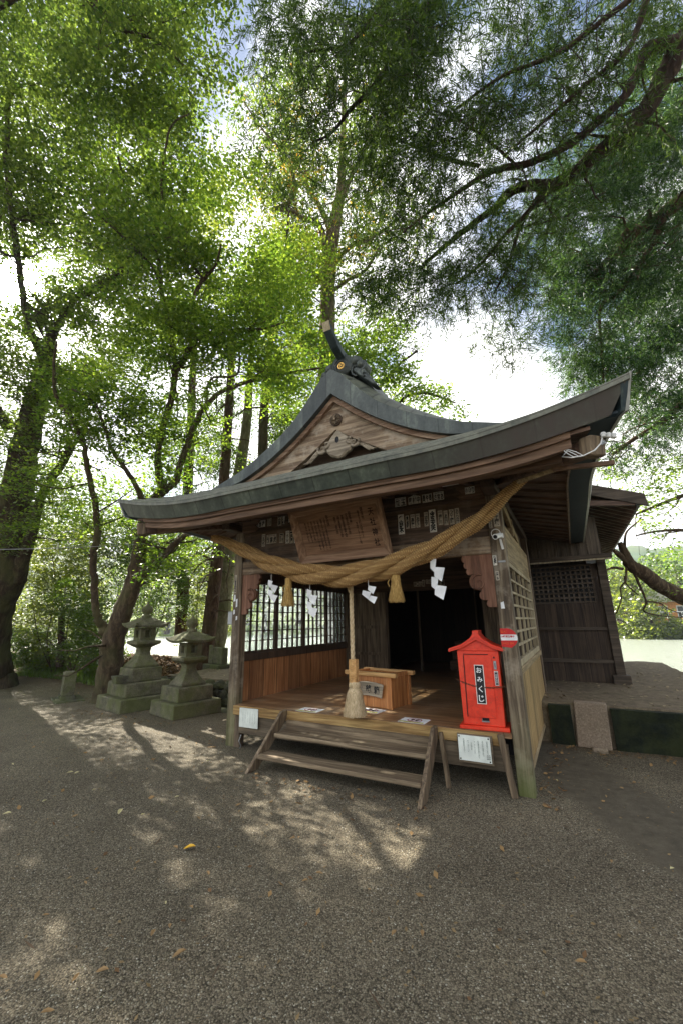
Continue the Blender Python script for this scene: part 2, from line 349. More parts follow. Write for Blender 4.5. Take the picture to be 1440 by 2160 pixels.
def strawmat(name, c1, c2, axis_scale=(60, 60, 5), strength=.8):
    m, n, l, b = newmat(name); t = n.new('ShaderNodeTexCoord'); mp = n.new('ShaderNodeMapping'); mp.inputs['Scale'].default_value = axis_scale; l.new(t.outputs['Object'], mp.inputs[0])
    a = N(n, 'ShaderNodeTexNoise', Scale=1.5, Detail=6., Roughness=.7); l.new(mp.outputs[0], a.inputs[0])
    r = ramp(n, l, a.outputs[0], [(.3, tuple(x*.35 for x in lin(c1))), (.48, lin(c1)), (.7, lin(c2))])
    l.new(r.outputs[0], b.inputs['Base Color']); b.inputs['Roughness'].default_value = .85
    bp = N(n, 'ShaderNodeBump', Strength=strength, Distance=.01); l.new(a.outputs[0], bp.inputs['Height']); l.new(bp.outputs[0], b.inputs['Normal'])
    return m
STRAW = strawmat('straw', (188, 150, 92), (240, 216, 160), (60, 40, 150), 1.)
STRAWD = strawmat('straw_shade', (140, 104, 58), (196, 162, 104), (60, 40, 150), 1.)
STRAWT = strawmat('straw_tassel', (170, 134, 70), (224, 194, 130), (90, 90, 6))
HEMP = strawmat('hemp', (200, 176, 136), (236, 218, 186), (90, 90, 8), .5)

# ------------------------------------------------------------------ terrain
def gravelmat():
    m, n, l, b = newmat('gravel'); t = n.new('ShaderNodeTexCoord'); P = t.outputs['Object']
    v = N(n, 'ShaderNodeTexVoronoi', Scale=125.); v.feature = 'F1'; l.new(P, v.inputs['Vector'])
    v2 = N(n, 'ShaderNodeTexVoronoi', Scale=160.); l.new(P, v2.inputs['Vector'])
    sx = n.new('ShaderNodeSeparateColor'); l.new(v.outputs['Color'], sx.inputs[0])
    r = ramp(n, l, sx.outputs[0], [(0, lin((80, 74, 60))), (.35, lin((114, 105, 88))), (.7, lin((138, 127, 107))), (.95, lin((158, 150, 128))), (1, lin((190, 186, 170)))])
    d = ramp(n, l, v.outputs['Distance'], [(.0, (1.1,)*3), (.45, (.9,)*3), (.85, (.3,)*3)])
    c = mixc(n, l, 1., r.outputs[0], d.outputs[0], 'MULTIPLY')
    big = N(n, 'ShaderNodeTexNoise', Scale=.9, Detail=6., Roughness=.6); l.new(P, big.inputs[0])
    br = ramp(n, l, big.outputs[0], [(.3, (.66, .64, .61)), (.5, (.95, .94, .92)), (.7, (1.18, 1.15, 1.1))]); c = mixc(n, l, 1., c, br.outputs[0], 'MULTIPLY')
    # packed dark soil: a trodden strip beside the hall, and everything far from the gravel yard
    sp = n.new('ShaderNodeSeparateXYZ'); l.new(P, sp.inputs[0])
    wob = N(n, 'ShaderNodeTexNoise', Scale=1.3, Detail=4.); l.new(P, wob.inputs[0])
    def math_(op, a, bb):
        q = n.new('ShaderNodeMath'); q.operation = op
        for i, x in enumerate((a, bb)):
            if isinstance(x, (int, float)): q.inputs[i].default_value = x
            else: l.new(x, q.inputs[i])
        return q.outputs[0]
    # centre line x = 4.55 - .38*(y-.6) ... distance across it
    ln = math_('ADD', math_('MULTIPLY', sp.outputs[1], .52), math_('SUBTRACT', sp.outputs[0], 4.52))
    ln = math_('ABSOLUTE', math_('ADD', ln, math_('MULTIPLY', math_('SUBTRACT', wob.outputs[0], .5), .6)), 0)
    soil = ramp(n, l, ln, [(.30, (1, 1, 1)), (.55, (0, 0, 0))])
    sn = N(n, 'ShaderNodeTexNoise', Scale=8., Detail=9., Roughness=.75); l.new(P, sn.inputs[0])
    sr = ramp(n, l, sn.outputs[0], [(.3, lin((72, 66, 55))), (.7, lin((108, 100, 84)))])
    xr = ramp(n, l, math_('MULTIPLY', math_('SUBTRACT', sp.outputs[0], 3.2), 1.), [(.0, (0, 0, 0)), (.6, (1, 1, 1))])
    c = mixc(n, l, math_('MULTIPLY', soil.outputs[0], xr.outputs[0]), c, sr.outputs[0])
    # litter-brown earth behind the yard on the left
    back = ramp(n, l, math_('MULTIPLY', math_('ADD', sp.outputs[1], math_('MULTIPLY', wob.outputs[0], .8)), .2), [(.42, (0, 0, 0)), (.55, (1, 1, 1))])
    lr = ramp(n, l, sn.outputs[0], [(.3, lin((58, 46, 32))), (.55, lin((96, 80, 56))), (.7, lin((84, 92, 46)))])
    c = mixc(n, l, back.outputs[0], c, lr.outputs[0])
    fr_ = ramp(n, l, math_('MULTIPLY', sp.outputs[1], .02), [(.35, (0, 0, 0)), (.5, (1, 1, 1))]); gf = ramp(n, l, sn.outputs[0], [(.3, lin((84, 104, 40))), (.7, lin((126, 140, 66)))])
    c = mixc(n, l, 1., c, (.86, .86, .86), 'MULTIPLY'); c = mixc(n, l, fr_.outputs[0], c, gf.outputs[0])
    l.new(c, b.inputs['Base Color']); b.inputs['Roughness'].default_value = .9; b.inputs['Specular IOR Level'].default_value = .25
    h1 = ramp(n, l, v.outputs['Distance'], [(0, (1,)*3), (.8, (0,)*3)])
    bp = N(n, 'ShaderNodeBump', Strength=.6, Distance=.009); l.new(h1.outputs[0], bp.inputs['Height'])
    l.new(bp.outputs[0], b.inputs['Normal'])
    return m
GRAVEL = gravelmat()
def ss(a, b, x): t = np.clip((x-a)/(b-a), 0, 1); return t*t*(3-2*t)
def vnoise(x, y, s, seed=0):
    xi = np.floor(x/s).astype(int); yi = np.floor(y/s).astype(int); fx = x/s-xi; fy = y/s-yi
    h = lambda a, b: ((np.sin(a*127.1+b*311.7+seed*17.3)*43758.5453) % 1)
    fx = fx*fx*(3-2*fx); fy = fy*fy*(3-2*fy)
    return (h(xi, yi)*(1-fx)+h(xi+1, yi)*fx)*(1-fy)+(h(xi, yi+1)*(1-fx)+h(xi+1, yi+1)*fx)*fy
def shore(az): return np.interp(np.degrees(az), [-90, -65, -30, 0, 8, 20, 60, 90], [95, 85, 72, 54, 48, 45, 60, 80])
def groundz(x, y):
    x = np.asarray(x, float); y = np.asarray(y, float)
    dx = x-CP[0]; dy = y-CP[1]; r = np.hypot(dx, dy); az = np.arctan2(dx, dy)
    ys = np.where(x > 5.6, 4.6, 7.4) + .5*(vnoise(x, y, 2.2, 3)-.5)
    z = -1.3*ss(ys, ys+2.2, y)
    z = z + .10*(vnoise(x, y, 1.7)-.5)*ss(1.8, 4, y)*(y < 9) + .018*(vnoise(x, y, .55, 5)-.5)*(y < 9)
    z = z + .5*ss(-5.5, -8.5, x)*ss(1.2, 4.5, y)*(1-ss(5.6, 8.4, y))
    far = ss(shore(az)-1, shore(az)+5, r)*(y > 9)
    z = z+far*1.9+far*ss(60, 160, r)*5
    return z
def axis_pts(a, b, lo, hi, st):
    mid = list(np.arange(a, b, st)); L = []; s = st; x = a
    while x > lo: s *= 1.13; x -= s; L.append(x)
    Rr = []; s = st; x = b
    while x < hi: Rr.append(x); s *= 1.13; x += s
    return np.array(sorted(L)+mid+Rr)
gx = axis_pts(-12, 10, -900, 900, .22); gy = axis_pts(-6, 10, -500, 1200, .22)
GX, GY = np.meshgrid(gx, gy); GZ = groundz(GX, GY)
me = bpy.data.meshes.new('ground'); k = len(gx)
idx = (np.arange(len(gy)-1)[:, None]*k+np.arange(k-1)[None, :]).ravel()
me.from_pydata(np.stack([GX, GY, GZ], -1).reshape(-1, 3).tolist(), [], np.stack([idx, idx+1, idx+k+1, idx+k], -1).tolist())
me.materials.append(GRAVEL); me.polygons.foreach_set('use_smooth', [True]*len(me.polygons))
o = bpy.data.objects.new('ground', me); COL.objects.link(o); tag(o, 'grey brown gravel yard dappled with sunlight', None, None, 'structure')

# lake
m, n, l, b = newmat('lake_water'); t = n.new('ShaderNodeTexCoord')
z1 = N(n, 'ShaderNodeTexNoise', Scale=3.2, Detail=6., Roughness=.65); l.new(t.outputs['Object'], z1.inputs[0])
bp = N(n, 'ShaderNodeBump', Strength=.9, Distance=.3); l.new(z1.outputs[0], bp.inputs['Height']); l.new(bp.outputs[0], b.inputs['Normal'])
b.inputs['Base Color'].default_value = (.30, .33, .27, 1); b.inputs['Roughness'].default_value = .2; b.inputs['IOR'].default_value = 1.33; b.inputs['Specular IOR Level'].default_value = .9
LAKE = m
bm = MB(); bm.add([(-300, 3.5, -.38), (300, 3.5, -.38), (300, 150, -.38), (-300, 150, -.38)], [(0, 1, 2, 3)])
o = bm.build('lake', LAKE); tag(o, 'bright rippled lake behind the shrine', None, None, 'structure')

# raised earth platform the hall stands on
EARTH = stone('bare_earth', (78, 66, 54), (136, 122, 102), .12, 1.9)
plat = [(-3.9, 2.15), (-3.7, 2.0), (-1.5, 2.02), (2, 2.0), (5.2, 2.02), (8.5, 2.1), (8.2, 4.2), (6.15, 5.6), (6.05, 7), (6.1, 8.6), (5.6, 8.9), (5.15, 8.1), (3.8, 8.3), (0, 8.4), (-3.8, 7.0), (-4.2, 4)]
bm = MB(); Pn = 40
top = []
for i, (x, y) in enumerate(plat):
    x2, y2 = plat[(i+1) % len(plat)]
    for q in range(6):
        f = q/6; px_, py_ = x+(x2-x)*f, y+(y2-y)*f
        j = .0 if y < 2.3 and x > -3 else .06
        top.append((px_+rnd.uniform(-j, j), py_+rnd.uniform(-j, j)))
nn = len(top)
bm.add([(x, y, -1.0) for x, y in top]+[(x, y, .42) for x, y in top]+[(x+(1 - x)*.015, y+(5-y)*.015, .475) for x, y in top]+[(1, 5, .48)],
       [(i, (i+1) % nn, nn+(i+1) % nn, nn+i) for i in range(nn)]+[(nn+i, nn+(i+1) % nn, 2*nn+(i+1) % nn, 2*nn+i) for i in range(nn)]+[(2*nn+i, 2*nn+(i+1) % nn, 3*nn) for i in range(nn)])
o = bm.build('terrace_ground', EARTH); tag(o, 'raised bare earth terrace under the rear hall', None, None, 'structure')
# dark mossy retaining wall face on the right, in front of the terrace
bm = MB(); bm.box(4.50, 8.6, 1.93, 2.03, -.1, .455)
rw = empty('retaining_wall', (4.5, 1.95, 0), label='dark mossy low retaining wall holding the terrace right of the hall', cat='retaining wall')
bm = MB()
Pg = [[(4.50-4.5+4.1*i/60, -.02+.02*vnoise(np.array(i*.4), np.array(jj*.7), 1.1), -.1+.555*jj/10) for i in range(61)] for jj in range(11)]
bm.grid([[(float(a), float(b_), float(c_)) for a, b_, c_ in r] for r in Pg]); bm.box(0, 4.1, .0, .1, -.1, .455)
bm.build('wall_face', WALLC, rw)
bm = MB(); bm.box(3.80-4.5, 4.06-4.5, -.01, .09, -.1, .46); bm.build('wall_end', WALLC, rw)
# concrete slab leaning against the wall
sb = empty('concrete_slab', (4.28, 1.9, 0), label='pale pinkish concrete slab set upright in the low retaining wall', cat='slab')
bm = MB(); P0 = [(-.20, -.02, 0), (.17, -.04, 0), (.19, .10, .5), (-.18, .12, .5)]
bm.add(P0+[(x, y+.16, z) for x, y, z in P0], [(0, 1, 2, 3), (7, 6, 5, 4), (0, 4, 5, 1), (1, 5, 6, 2), (2, 6, 7, 3), (3, 7, 4, 0)])
bm.build('slab_block', CONC, sb, bevel=.012)
bm = MB(); bm.box(-.05, .12, -.14, -.05, -.03, .035); bm.build('footing_stone', CONC, sb, bevel=.02)

# ------------------------------------------------------------------ worship hall
def W(o, parent):
    """parent o, whose mesh is in world coordinates"""
    o.parent = parent
    o.matrix_parent_inverse = (Matrix.Translation(parent.location) @ parent.rotation_euler.to_matrix().to_4x4()).inverted()
    return o
HALL = empty('worship_hall', (1.87, 1.6, 0), label='open fronted wooden shrine worship hall with swept copper roof', cat='shrine hall')
def hp(bm, name, mat, parent=None, **k):
    o = bm.build(name, mat, None, **k)
    return W(o, HALL) if parent is None else W2(o, parent)
def W2(o, part):
    # part is itself a world-coordinate child, so identity inherits
    o.parent = part; return o
WW, PW_, HF, DP = 3.74, .145, .513, 3.25
def rail_h(z0, z1, x0, x1, y0, y1): return MB().box(x0, x1, y0, y1, z0, z1)
# pillars (each a part)
for (x0, x1, y0, y1, mt, z1) in ((0, PW_, 0, PW_, W_PIL, 2.95), (WW-PW_, WW, 0, PW_, W_PIL, 2.95), (0, PW_, DP-.02, DP+.12, W_PILB, 2.9), (WW-PW_, WW, 2.85, 3.0, W_PILB, 2.9),
                            (.86, 1.0, DP-.02, DP+.12, W_PILB, 2.3), (2.86, 3.0, DP-.02, DP+.12, W_PILB, 2.3)):
    hp(MB().box(x0, x1, y0, y1, -.05, z1), 'pillar', mt, bevel=.008)
# chamfer block at the foot of the left pillar, the leaning prop by the right one
hp(MB().box(.146, .235, -.0, .10, -.05, .50), 'post_block', W_PILB, bevel=.006)
hp(MB().bar((3.50, -.06, .51), (3.575, -.07, 0), .055, .05, up=(0, 1, 0)), 'prop', W_SIDE, bevel=.004)
# deck
hp(MB().box(.146, 3.594, -.02, .146, HF-.045, HF).box(.03, 3.71, .146, 3.5, HF-.045, HF), 'floor_deck', W_DECK)
hp(MB().box(.146, 3.50, -.045, -.021, HF-.115, HF-.004), 'deck_edge_board', W_EDGE, bevel=.006)
hp(MB().box(.236, 3.55, -.022, .03, .18, HF-.1), 'deck_beam', W_BEAM, bevel=.006)
hp(MB().box(.236, 3.59, 1.2, 1.3, -.02, HF-.05), 'underfloor_shade_sheet', BLK)  # near-black sheet, its colour standing in for the shade under the deck
# left wall: boarded dado, lattice windows, upper boards
hp(MB().box(.03, .09, .146, DP, .2, 1.04), 'dado_panel', W_INT)
hp(MB().box(.02, .125, .146, DP, 1.04, 1.14), 'window_sill', W_GRID, bevel=.005)
hp(MB().box(.02, .12, .146, DP, 2.17, 2.32), 'window_head', W_GRID, bevel=.005)
hp(MB().box(.03, .09, .146, DP, 2.32, 2.95), 'upper_wall_panel', W_DARKY)
def glass():
    m, n, l, b = newmat('old_window_glass'); n.remove(b); o_ = n['Material Output']
    tr = n.new('ShaderNodeBsdfTransparent'); tr.inputs[0].default_value = (.86, .90, .90, 1)
    df = n.new('ShaderNodeBsdfTranslucent'); df.inputs[0].default_value = (.7, .75, .78, 1); gl = n.new('ShaderNodeBsdfGlossy'); gl.inputs['Roughness'].default_value = .08
    a = n.new('ShaderNodeMixShader'); a.inputs[0].default_value = .14; l.new(tr.outputs[0], a.inputs[1]); l.new(df.outputs[0], a.inputs[2])
    c = n.new('ShaderNodeMixShader'); c.inputs[0].default_value = .08; l.new(a.outputs[0], c.inputs[1]); l.new(gl.outputs[0], c.inputs[2]); l.new(c.outputs[0], o_.inputs[0])
    return m
GLASS = glass()
bay = (DP-.146)/4
for i in range(4):
    y0 = .146+i*bay; y1 = y0+bay
    fr = MB(); fr.box(.05, .10, y0, y0+.035, 1.14, 2.17).box(.05, .10, y1-.035, y1, 1.14, 2.17).box(.05, .10, y0+.035, y1-.035, 1.14, 1.17).box(.05, .10, y0+.035, y1-.035, 2.14, 2.17)
    f = hp(fr, 'window', W_GRID)
    g = MB()
    for q in range(1, 5): yy = y0+.035+(bay-.07)*q/5; g.box(.058, .092, yy-.007, yy+.007, 1.17, 2.14)
    for q in range(1, 7): zz = 1.17+.97*q/7; g.box(.06, .09, y0+.035, y1-.035, zz-.007, zz+.007)
    W2(g.build('lattice', W_GRID), f)
    W2(MB().box(.052, .056, y0+.03, y1-.03, 1.16, 2.15).build('pane', GLASS), f)
# right wall seen from outside
hp(MB().box(3.66, 3.72, .146, 2.85, .22, 1.02), 'lower_wall_panel', W_TAN)
hp(MB().box(3.64, 3.745, .15, 2.86, 1.02, 1.085), 'wall_rail', W_TANX, bevel=.006)
hp(MB().box(3.64, 3.735, .15, 2.86, .17, .22), 'sill_beam', W_TANX, bevel=.006)
hp(MB().box(3.65, 3.73, .146, 2.85, 2.16, 2.20).box(3.66, 3.72, .146, 2.85, 2.20, 2.58), 'upper_side_board', W_TANX, bevel=.004)
lf = MB(); Y0, Y1, Z0, Z1 = .16, 2.84, 1.085, 2.12
lf.box(3.66, 3.728, Y0, Y0+.06, Z0, Z1+.04).box(3.66, 3.728, Y1-.06, Y1, Z0, Z1+.04).box(3.66, 3.728, Y0+.06, Y1-.06, Z1-.01, Z1+.04).box(3.66, 3.728, Y0+.06, Y1-.06, Z0, Z0+.07)
lw = hp(lf, 'lattice_window', W_LGT, bevel=.003)
g = MB()
for q in range(1, 5): yy = Y0+.06+(Y1-Y0-.12)*q/5; g.box(3.695, 3.722, yy-.014, yy+.014, Z0+.07, Z1-.01)
for q in range(1, 7): zz = Z0+.07+(Z1-Z0-.08)*q/7; g.box(3.69, 3.719, Y0+.06, Y1-.06, zz-.012, zz+.012)
W2(g.build('lattice', W_LGT), lw)
g = MB()
for q in range(46): yy = Y0+.08+q*(Y1-Y0-.16)/45; g.box(3.67, 3.684, yy-.011, yy+.011, Z0+.06, Z1)
W2(g.build('backing_slats', W_GRID), lw)
# triangular brace boards and the upper opening at the top of the right wall
hp(MB().bar((3.70, .10, 2.93), (3.70, 1.75, 2.60), .05, .10).bar((3.70, 1.05, 2.58), (3.70, 1.05, 2.80), .05, .07), 'brace', W_TANX, bevel=.004)
hp(MB().box(3.62, 3.655, .146, 2.85, 2.58, 2.95), 'upper_back_panel', W_DARKY)
hp(MB().box(3.60, 3.74, -.30, 3.1, 2.86, 2.96), 'wall_plate_beam', W_DARKY, bevel=.006); hp(MB().box(0, .14, -.3, 3.4, 2.86, 2.96), 'wall_plate_beam', W_DARKY, bevel=.006)
# front wall over the opening
hp(MB().box(PW_, WW-PW_, .01, .10, 2.232, 2.42), 'lintel', W_LINT, bevel=.008)
hp(MB().box(PW_, WW-PW_, .03, .09, 2.42, 2.845), 'front_panel', W_PANEL)
hp(MB().box(PW_, WW-PW_, .0, .03, 2.845, 2.862), 'panel_moulding', W_DARK)
hp(MB().box(PW_, WW-PW_, .008, .09, 2.862, 3.10), 'tie_beam', W_PANEL, bevel=.006)
for x0, s in ((PW_+.002, 1), (WW-PW_-.002, -1)):   # carved nosing where the tie beam meets each pillar
    pts = [(0, 0), (.30, 0), (.30, -.10), (.24, -.15), (.30, -.19), (.24, -.235), (.08, -.25), (0, -.23)]
    hp(MB().prism(pts, lambda a, b_, t, x0=x0, s=s: (x0+s*a, t, 3.085+b_), -.035, .005), 'beam_nosing', W_RED, bevel=.006)
# carved corner brackets under the lintel
def lobes():
    P = [(0, 0), (.40, 0)]
    for (cx_, cz_, rr, a0, a1) in ((.36, -.045, .04, 60, -70), (.335, -.125, .042, 60, -75), (.31, -.205, .042, 60, -80), (.215, -.33, .105, 62, -95), (.15, -.50, .06, 70, -95), (.085, -.60, .045, 60, -95)):
        P += [(cx_+rr*math.cos(R(a)), cz_+rr*math.sin(R(a))) for a in np.linspace(a0, a1, 9)]
    return P+[(0, -.645)]
br = [(0, 0), (.40, 0), (.385, -.05), (.35, -.075), (.36, -.11), (.325, -.13), (.34, -.17), (.30, -.19), (.31, -.23), (.265, -.26), (.275, -.30), (.24, -.33), (.225, -.39), (.18, -.42), (.16, -.47), (.165, -.51), (.12, -.55), (.11, -.60), (.07, -.63), (.0, -.63)]
br = lobes()
for x0, s in ((PW_+.001, 1), (WW-PW_-.001, -1)):
    sc = .86
    o = hp(MB().prism([(a*sc*.95, b_*sc) for a, b_ in br], lambda a, b_, t, x0=x0, s=s: (x0+s*a, t, 2.231+b_), .025, .07), 'carved_bracket', W_BRK, bevel=.006)
    sp = []
    for q in range(26):
        th = q*.33; rr = .012+.0033*q; sp.append((x0+s*(.16+rr*math.cos(th)), .022, 2.231-.30+rr*math.sin(th)))
    W2(MB().tube(sp, [.007+.0003*q for q in range(26)], 6).build('scroll', W_BRK, smooth=True), o)
# back wall of the porch: plank panels beside the doorway, dark room beyond
hp(MB().box(.10, .87, DP+.02, DP+.06, HF, 2.4).box(.14, .86, DP-.005, DP+.02, .92, .97).box(.14, .86, DP-.005, DP+.02, 1.42, 1.48), 'plank_wall', W_PILB)
hp(MB().box(3.0, 3.72, DP+.02, DP+.06, HF, 2.4), 'plank_wall', W_PILB)
hp(MB().box(.12, 3.64, DP-.03, DP+.05, 2.12, 2.45), 'doorway_lintel', W_DARK, bevel=.006)
hp(MB().box(.12, 3.64, DP, DP+.05, 2.45, 2.95), 'transom_panel', W_DARK)
hp(MB().box(.10, 3.66, .12, DP, 2.93, 2.955), 'ceiling_board', W_DARKY)
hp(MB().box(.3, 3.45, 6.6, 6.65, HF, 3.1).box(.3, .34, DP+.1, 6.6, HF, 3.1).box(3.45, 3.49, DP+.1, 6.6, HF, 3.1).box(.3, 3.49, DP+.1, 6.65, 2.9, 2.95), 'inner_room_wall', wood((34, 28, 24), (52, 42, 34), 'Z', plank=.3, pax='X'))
hp(MB().box(.3, 3.49, 3.5, 6.6, HF-.03, HF-.002), 'inner_floor', W_DECK)
for q in range(3): hp(MB().box(1.75, 3.2, 4.9+.28*q, 6.0, HF+.19*q, HF+.19*(q+1)), 'inner_step', W_INT if q == 9 else W_SOF, bevel=.01)
hp(MB().box(1.2, 1.24, 4.6, 4.64, HF, 2.6), 'inner_post', W_PILB); hp(MB().box(2.1, 2.14, 6.4, 6.44, HF, 2.6), 'inner_post', W_PILB)

# ---- roof
XC, YE, YB = 1.87, -1.2, 4.55
mz_u = np.array([0, .12, .25, .45, .8, 1.2, 1.6, 2.0, 2.4, 2.8, 3.0]); mz_z = np.array([4.86, 4.76, 4.62, 4.42, 4.06, 3.81, 3.61, 3.42, 3.235, 3.09, 3.03])
_u = np.linspace(0, 3.05, 400); _z = np.interp(_u, mz_u, mz_z)
for _ in range(3): _z = np.convolve(np.pad(_z, 12, mode='reflect', reflect_type='odd'), np.ones(25)/25, 'same')[12:-12]
def Mz(u): return np.interp(u, _u, _z)
def smc(pu, pz):
    u_ = np.linspace(0, 3.05, 400); z_ = np.interp(u_, pu, pz)
    for _ in range(3): z_ = np.convolve(np.pad(z_, 10, mode='reflect', reflect_type='odd'), np.ones(21)/21, 'same')[10:-10]
    return lambda u: np.interp(u, u_, z_)
GT = smc([0, .15, .34, .6, .9, 1.25, 1.6, 1.85, 2.1, 2.5, 3.05], [4.83, 4.74, 4.48, 4.20, 3.98, 3.78, 3.625, 3.555, 3.475, 3.36, 3.03])     # top of the copper gable edge
GB = smc([0, .29, .56, .83, 1.14, 1.5, 1.85, 2.15, 3.05], [4.47, 4.215, 4.0, 3.82, 3.65, 3.505, 3.45, 3.455, 3.0])              # its lower edge
M2 = smc([0, .12, .27, .48, .76, 1.08, 1.43, 1.87, 2.3, 2.7, 3.0, 3.05], [4.99, 4.96, 4.85, 4.65, 4.43, 4.21, 4.0, 3.77, 3.50, 3.24, 3.03, 3.0])   # roof surface behind, risen above it
def roll(y): return np.sin(np.pi/2*np.clip((y+.36)/.66, 0, 1))
def Sz(y): return 3.03+.522*(y-YE)
def fc(y): return np.clip(1-(y-YE)/1.6, 0, 1)**2
def lift(s, y): return .235*np.clip((abs(s)*3-1.25)/1.75, 0, 1)**2.1*np.clip(1-(y-YE)/2.2, 0, 1)**1.6
def ru(s): return abs(s)*3.0
def rx(s, y): return XC+s*(2.78+.215*fc(y))
def rz_low(s, y): return np.minimum(Mz(ru(s)), Sz(y))+lift(s, y)
def rz_main(s, y): return Mz(ru(s))+lift(s, y)
def rz_top(s, y): u = ru(s); k = roll(y); a = np.where(u < 2.1, GT(u), Mz(u)); return a+(M2(u)-a)*k+lift(s, y)
def roofgrid(name, ss_, ys_, zf, course, mat, off=0., thick=.05):
    P = [[(float(rx(s, y)), float(y), float(zf(s, y)+off)) for s in ss_] for y in ys_]
    b_ = MB().grid(P); h = len(ys_); k_ = len(ss_)
    nb = len(b_.v); b_.v += [(x, y, z-thick) for x, y, z in b_.v]
    b_.f += [tuple(i+nb for i in f)[::-1] for f in b_.f]
    edge = [j for j in range(k_)]+[(i+1)*k_-1 for i in range(1, h)]+[(h-1)*k_+j for j in range(k_-2, -1, -1)]+[i*k_ for i in range(h-2, 0, -1)]
    b_.f += [(edge[i], edge[(i+1) % len(edge)], edge[(i+1) % len(edge)]+nb, edge[i]+nb) for i in range(len(edge))]
    me = bpy.data.meshes.new(name); me.from_pydata(b_.v, [], b_.f); me.materials.append(mat)
    at = me.attributes.new('course', 'FLOAT', 'POINT'); vals = [float(course(s, y)) for y in ys_ for s in ss_]; at.data.foreach_set('value', vals+vals)
    me.polygons.foreach_set('use_smooth', [False]*len(me.polygons))
    o_ = bpy.data.objects.new(name, me); COL.objects.link(o_); return W(o_, HALL)
YG = -.08
S_all = np.linspace(-1, 1, 121)
def cs_low(s, y): return (y-YE) if Sz(y) < Mz(ru(s)) else (3.0-ru(s))*.93
yst = []
for q in range(11): yst += [YE+.105*q, YE+.105*q+.1035]
yst = [y for y in yst if y < YG+.06]
def rz_step(s, y): return rz_low(s, y)+.017*(1-(((y-YE+1e-6) % .105)/.105))
roofgrid('front_skirt_roof', S_all, yst, rz_step, cs_low, COPS)
SG = 2.1/3
roofgrid('gable_roof', np.linspace(-SG, SG, 81), np.concatenate([np.linspace(-.35, .26, 14), np.linspace(.35, YB, 18)]), rz_top, lambda s, y: 3.0-ru(s)+10, COPR, .0)
roofgrid('side_roof', np.linspace(SG, 1, 40), np.linspace(YG+.04, YB, 30), rz_top, lambda s, y: (3.0-ru(s))*.93, COPR)
roofgrid('side_roof', np.linspace(-1, -SG, 40), np.linspace(YG+.04, YB, 30), rz_top, lambda s, y: (3.0-ru(s))*.93, COPR)
# thick copper edge along the front eave
def tfront(s): return .165+.075*np.clip((abs(s)*3-1.0)/2, 0, 1)**1.5
fr = []
for s in S_all:
    xt = float(rx(s, YE)); zt = float(rz_low(s, YE)); t_ = float(tfront(s)); xb = XC+(xt-XC)*(1-.048)
    fr.append([(xt, YE-.002, zt+.004), (xb, YE+.10, zt-t_), (xb, YE+.13, zt-t_+.004), (xt-(xt-XC)*.02, YE+.10, zt-.03)])
hp(MB().loft(fr), 'front_eave_edge', COP)
# side eave edges: outer face, light flashing, dark painted underside
ys_ = np.linspace(YE+.0, YB, 40)
for sg in (-1, 1):
    rg, fl, un = [], [], []
    for y in ys_:
        xt = float(rx(sg, y)); zt = float(rz_main(sg, y)); t_ = .165+.075*float(np.clip(1-(y-YE)/1.8, 0, 1))**1.5
        xb = xt-sg*.05
        yb = max(y, YE+.103)
        rg.append([(xt, y, zt+.004), (xb, yb, zt-t_), (xb-sg*.03, yb, zt-t_+.004), (xt-sg*.06, y, zt-.03)])
        fl.append([(xt+sg*.016, y, zt+.012), (xb+sg*.02, yb, zt-t_-.002), (xb-sg*.006, yb, zt-t_-.006), (xt+sg*.004, y, zt+.012)])
        wid = .20
        yu = max(y, YE+.125)
        un.append([(xb-sg*.008, yu+y*1e-4, zt-t_+.002), (xb-sg*wid, yu+y*1e-4, zt-t_+.0), (xb-sg*wid, yu+y*1e-4, zt-t_+.02), (xb-sg*.008, yu+y*1e-4, zt-t_+.02)])
    ee = hp(MB().loft(rg), 'side_eave_edge', COPD); W2(MB().loft(fl).build('flashing', FLASH), ee)
    W2(MB().loft(un).build('underside_board', TEAL), ee)
# timber board under the copper, front
fb, fb2 = [], []
for s in np.linspace(-.90, .90, 81):
    xt = float(rx(s, YE)); zt = float(rz_low(s, YE))-float(tfront(s)); xb = XC+(xt-XC)*.952
    fb.append([(xb, YE+.125, zt+.02), (xb, YE+.135, zt-.045), (xb, YE+.18, zt-.045), (xb, YE+.18, zt+.02)])
    fb2.append([(xb, YE+.165, zt-.03), (xb, YE+.175, zt-.115), (xb, YE+.24, zt-.115), (xb, YE+.24, zt-.03)])
hp(MB().loft(fb), 'eave_board', W_RED); hp(MB().loft(fb2), 'eave_lath', W_RED)
# front rafters (run back to the wall) and soffit above them
def soz(y, s): return 2.82+.30*(y+1.0)/1.0
nra = 15
for q in range(nra):
    x = -.35+q*(4.44/(nra-1)); s = (x-XC)/2.9; dz = float(lift(s, -1.05))*.9
    hp(MB().bar((x, -.99, 2.80+dz), (x, .02, 3.06+dz*.2), .075, .085), 'rafter', W_SOFY, bevel=.004)
P = []
for y in (-1.08, -.75, -.4, 0.05, .10):
    P.append([(float(XC+(x_-XC)), y, 2.865+.27*(y+1.0)+float(lift((x_-XC)/2.9, -1.05))*max(0, -y)*.95) for x_ in np.linspace(-.80, 4.54, 50)])
hp(MB().grid(P), 'soffit_board', W_SOFY)
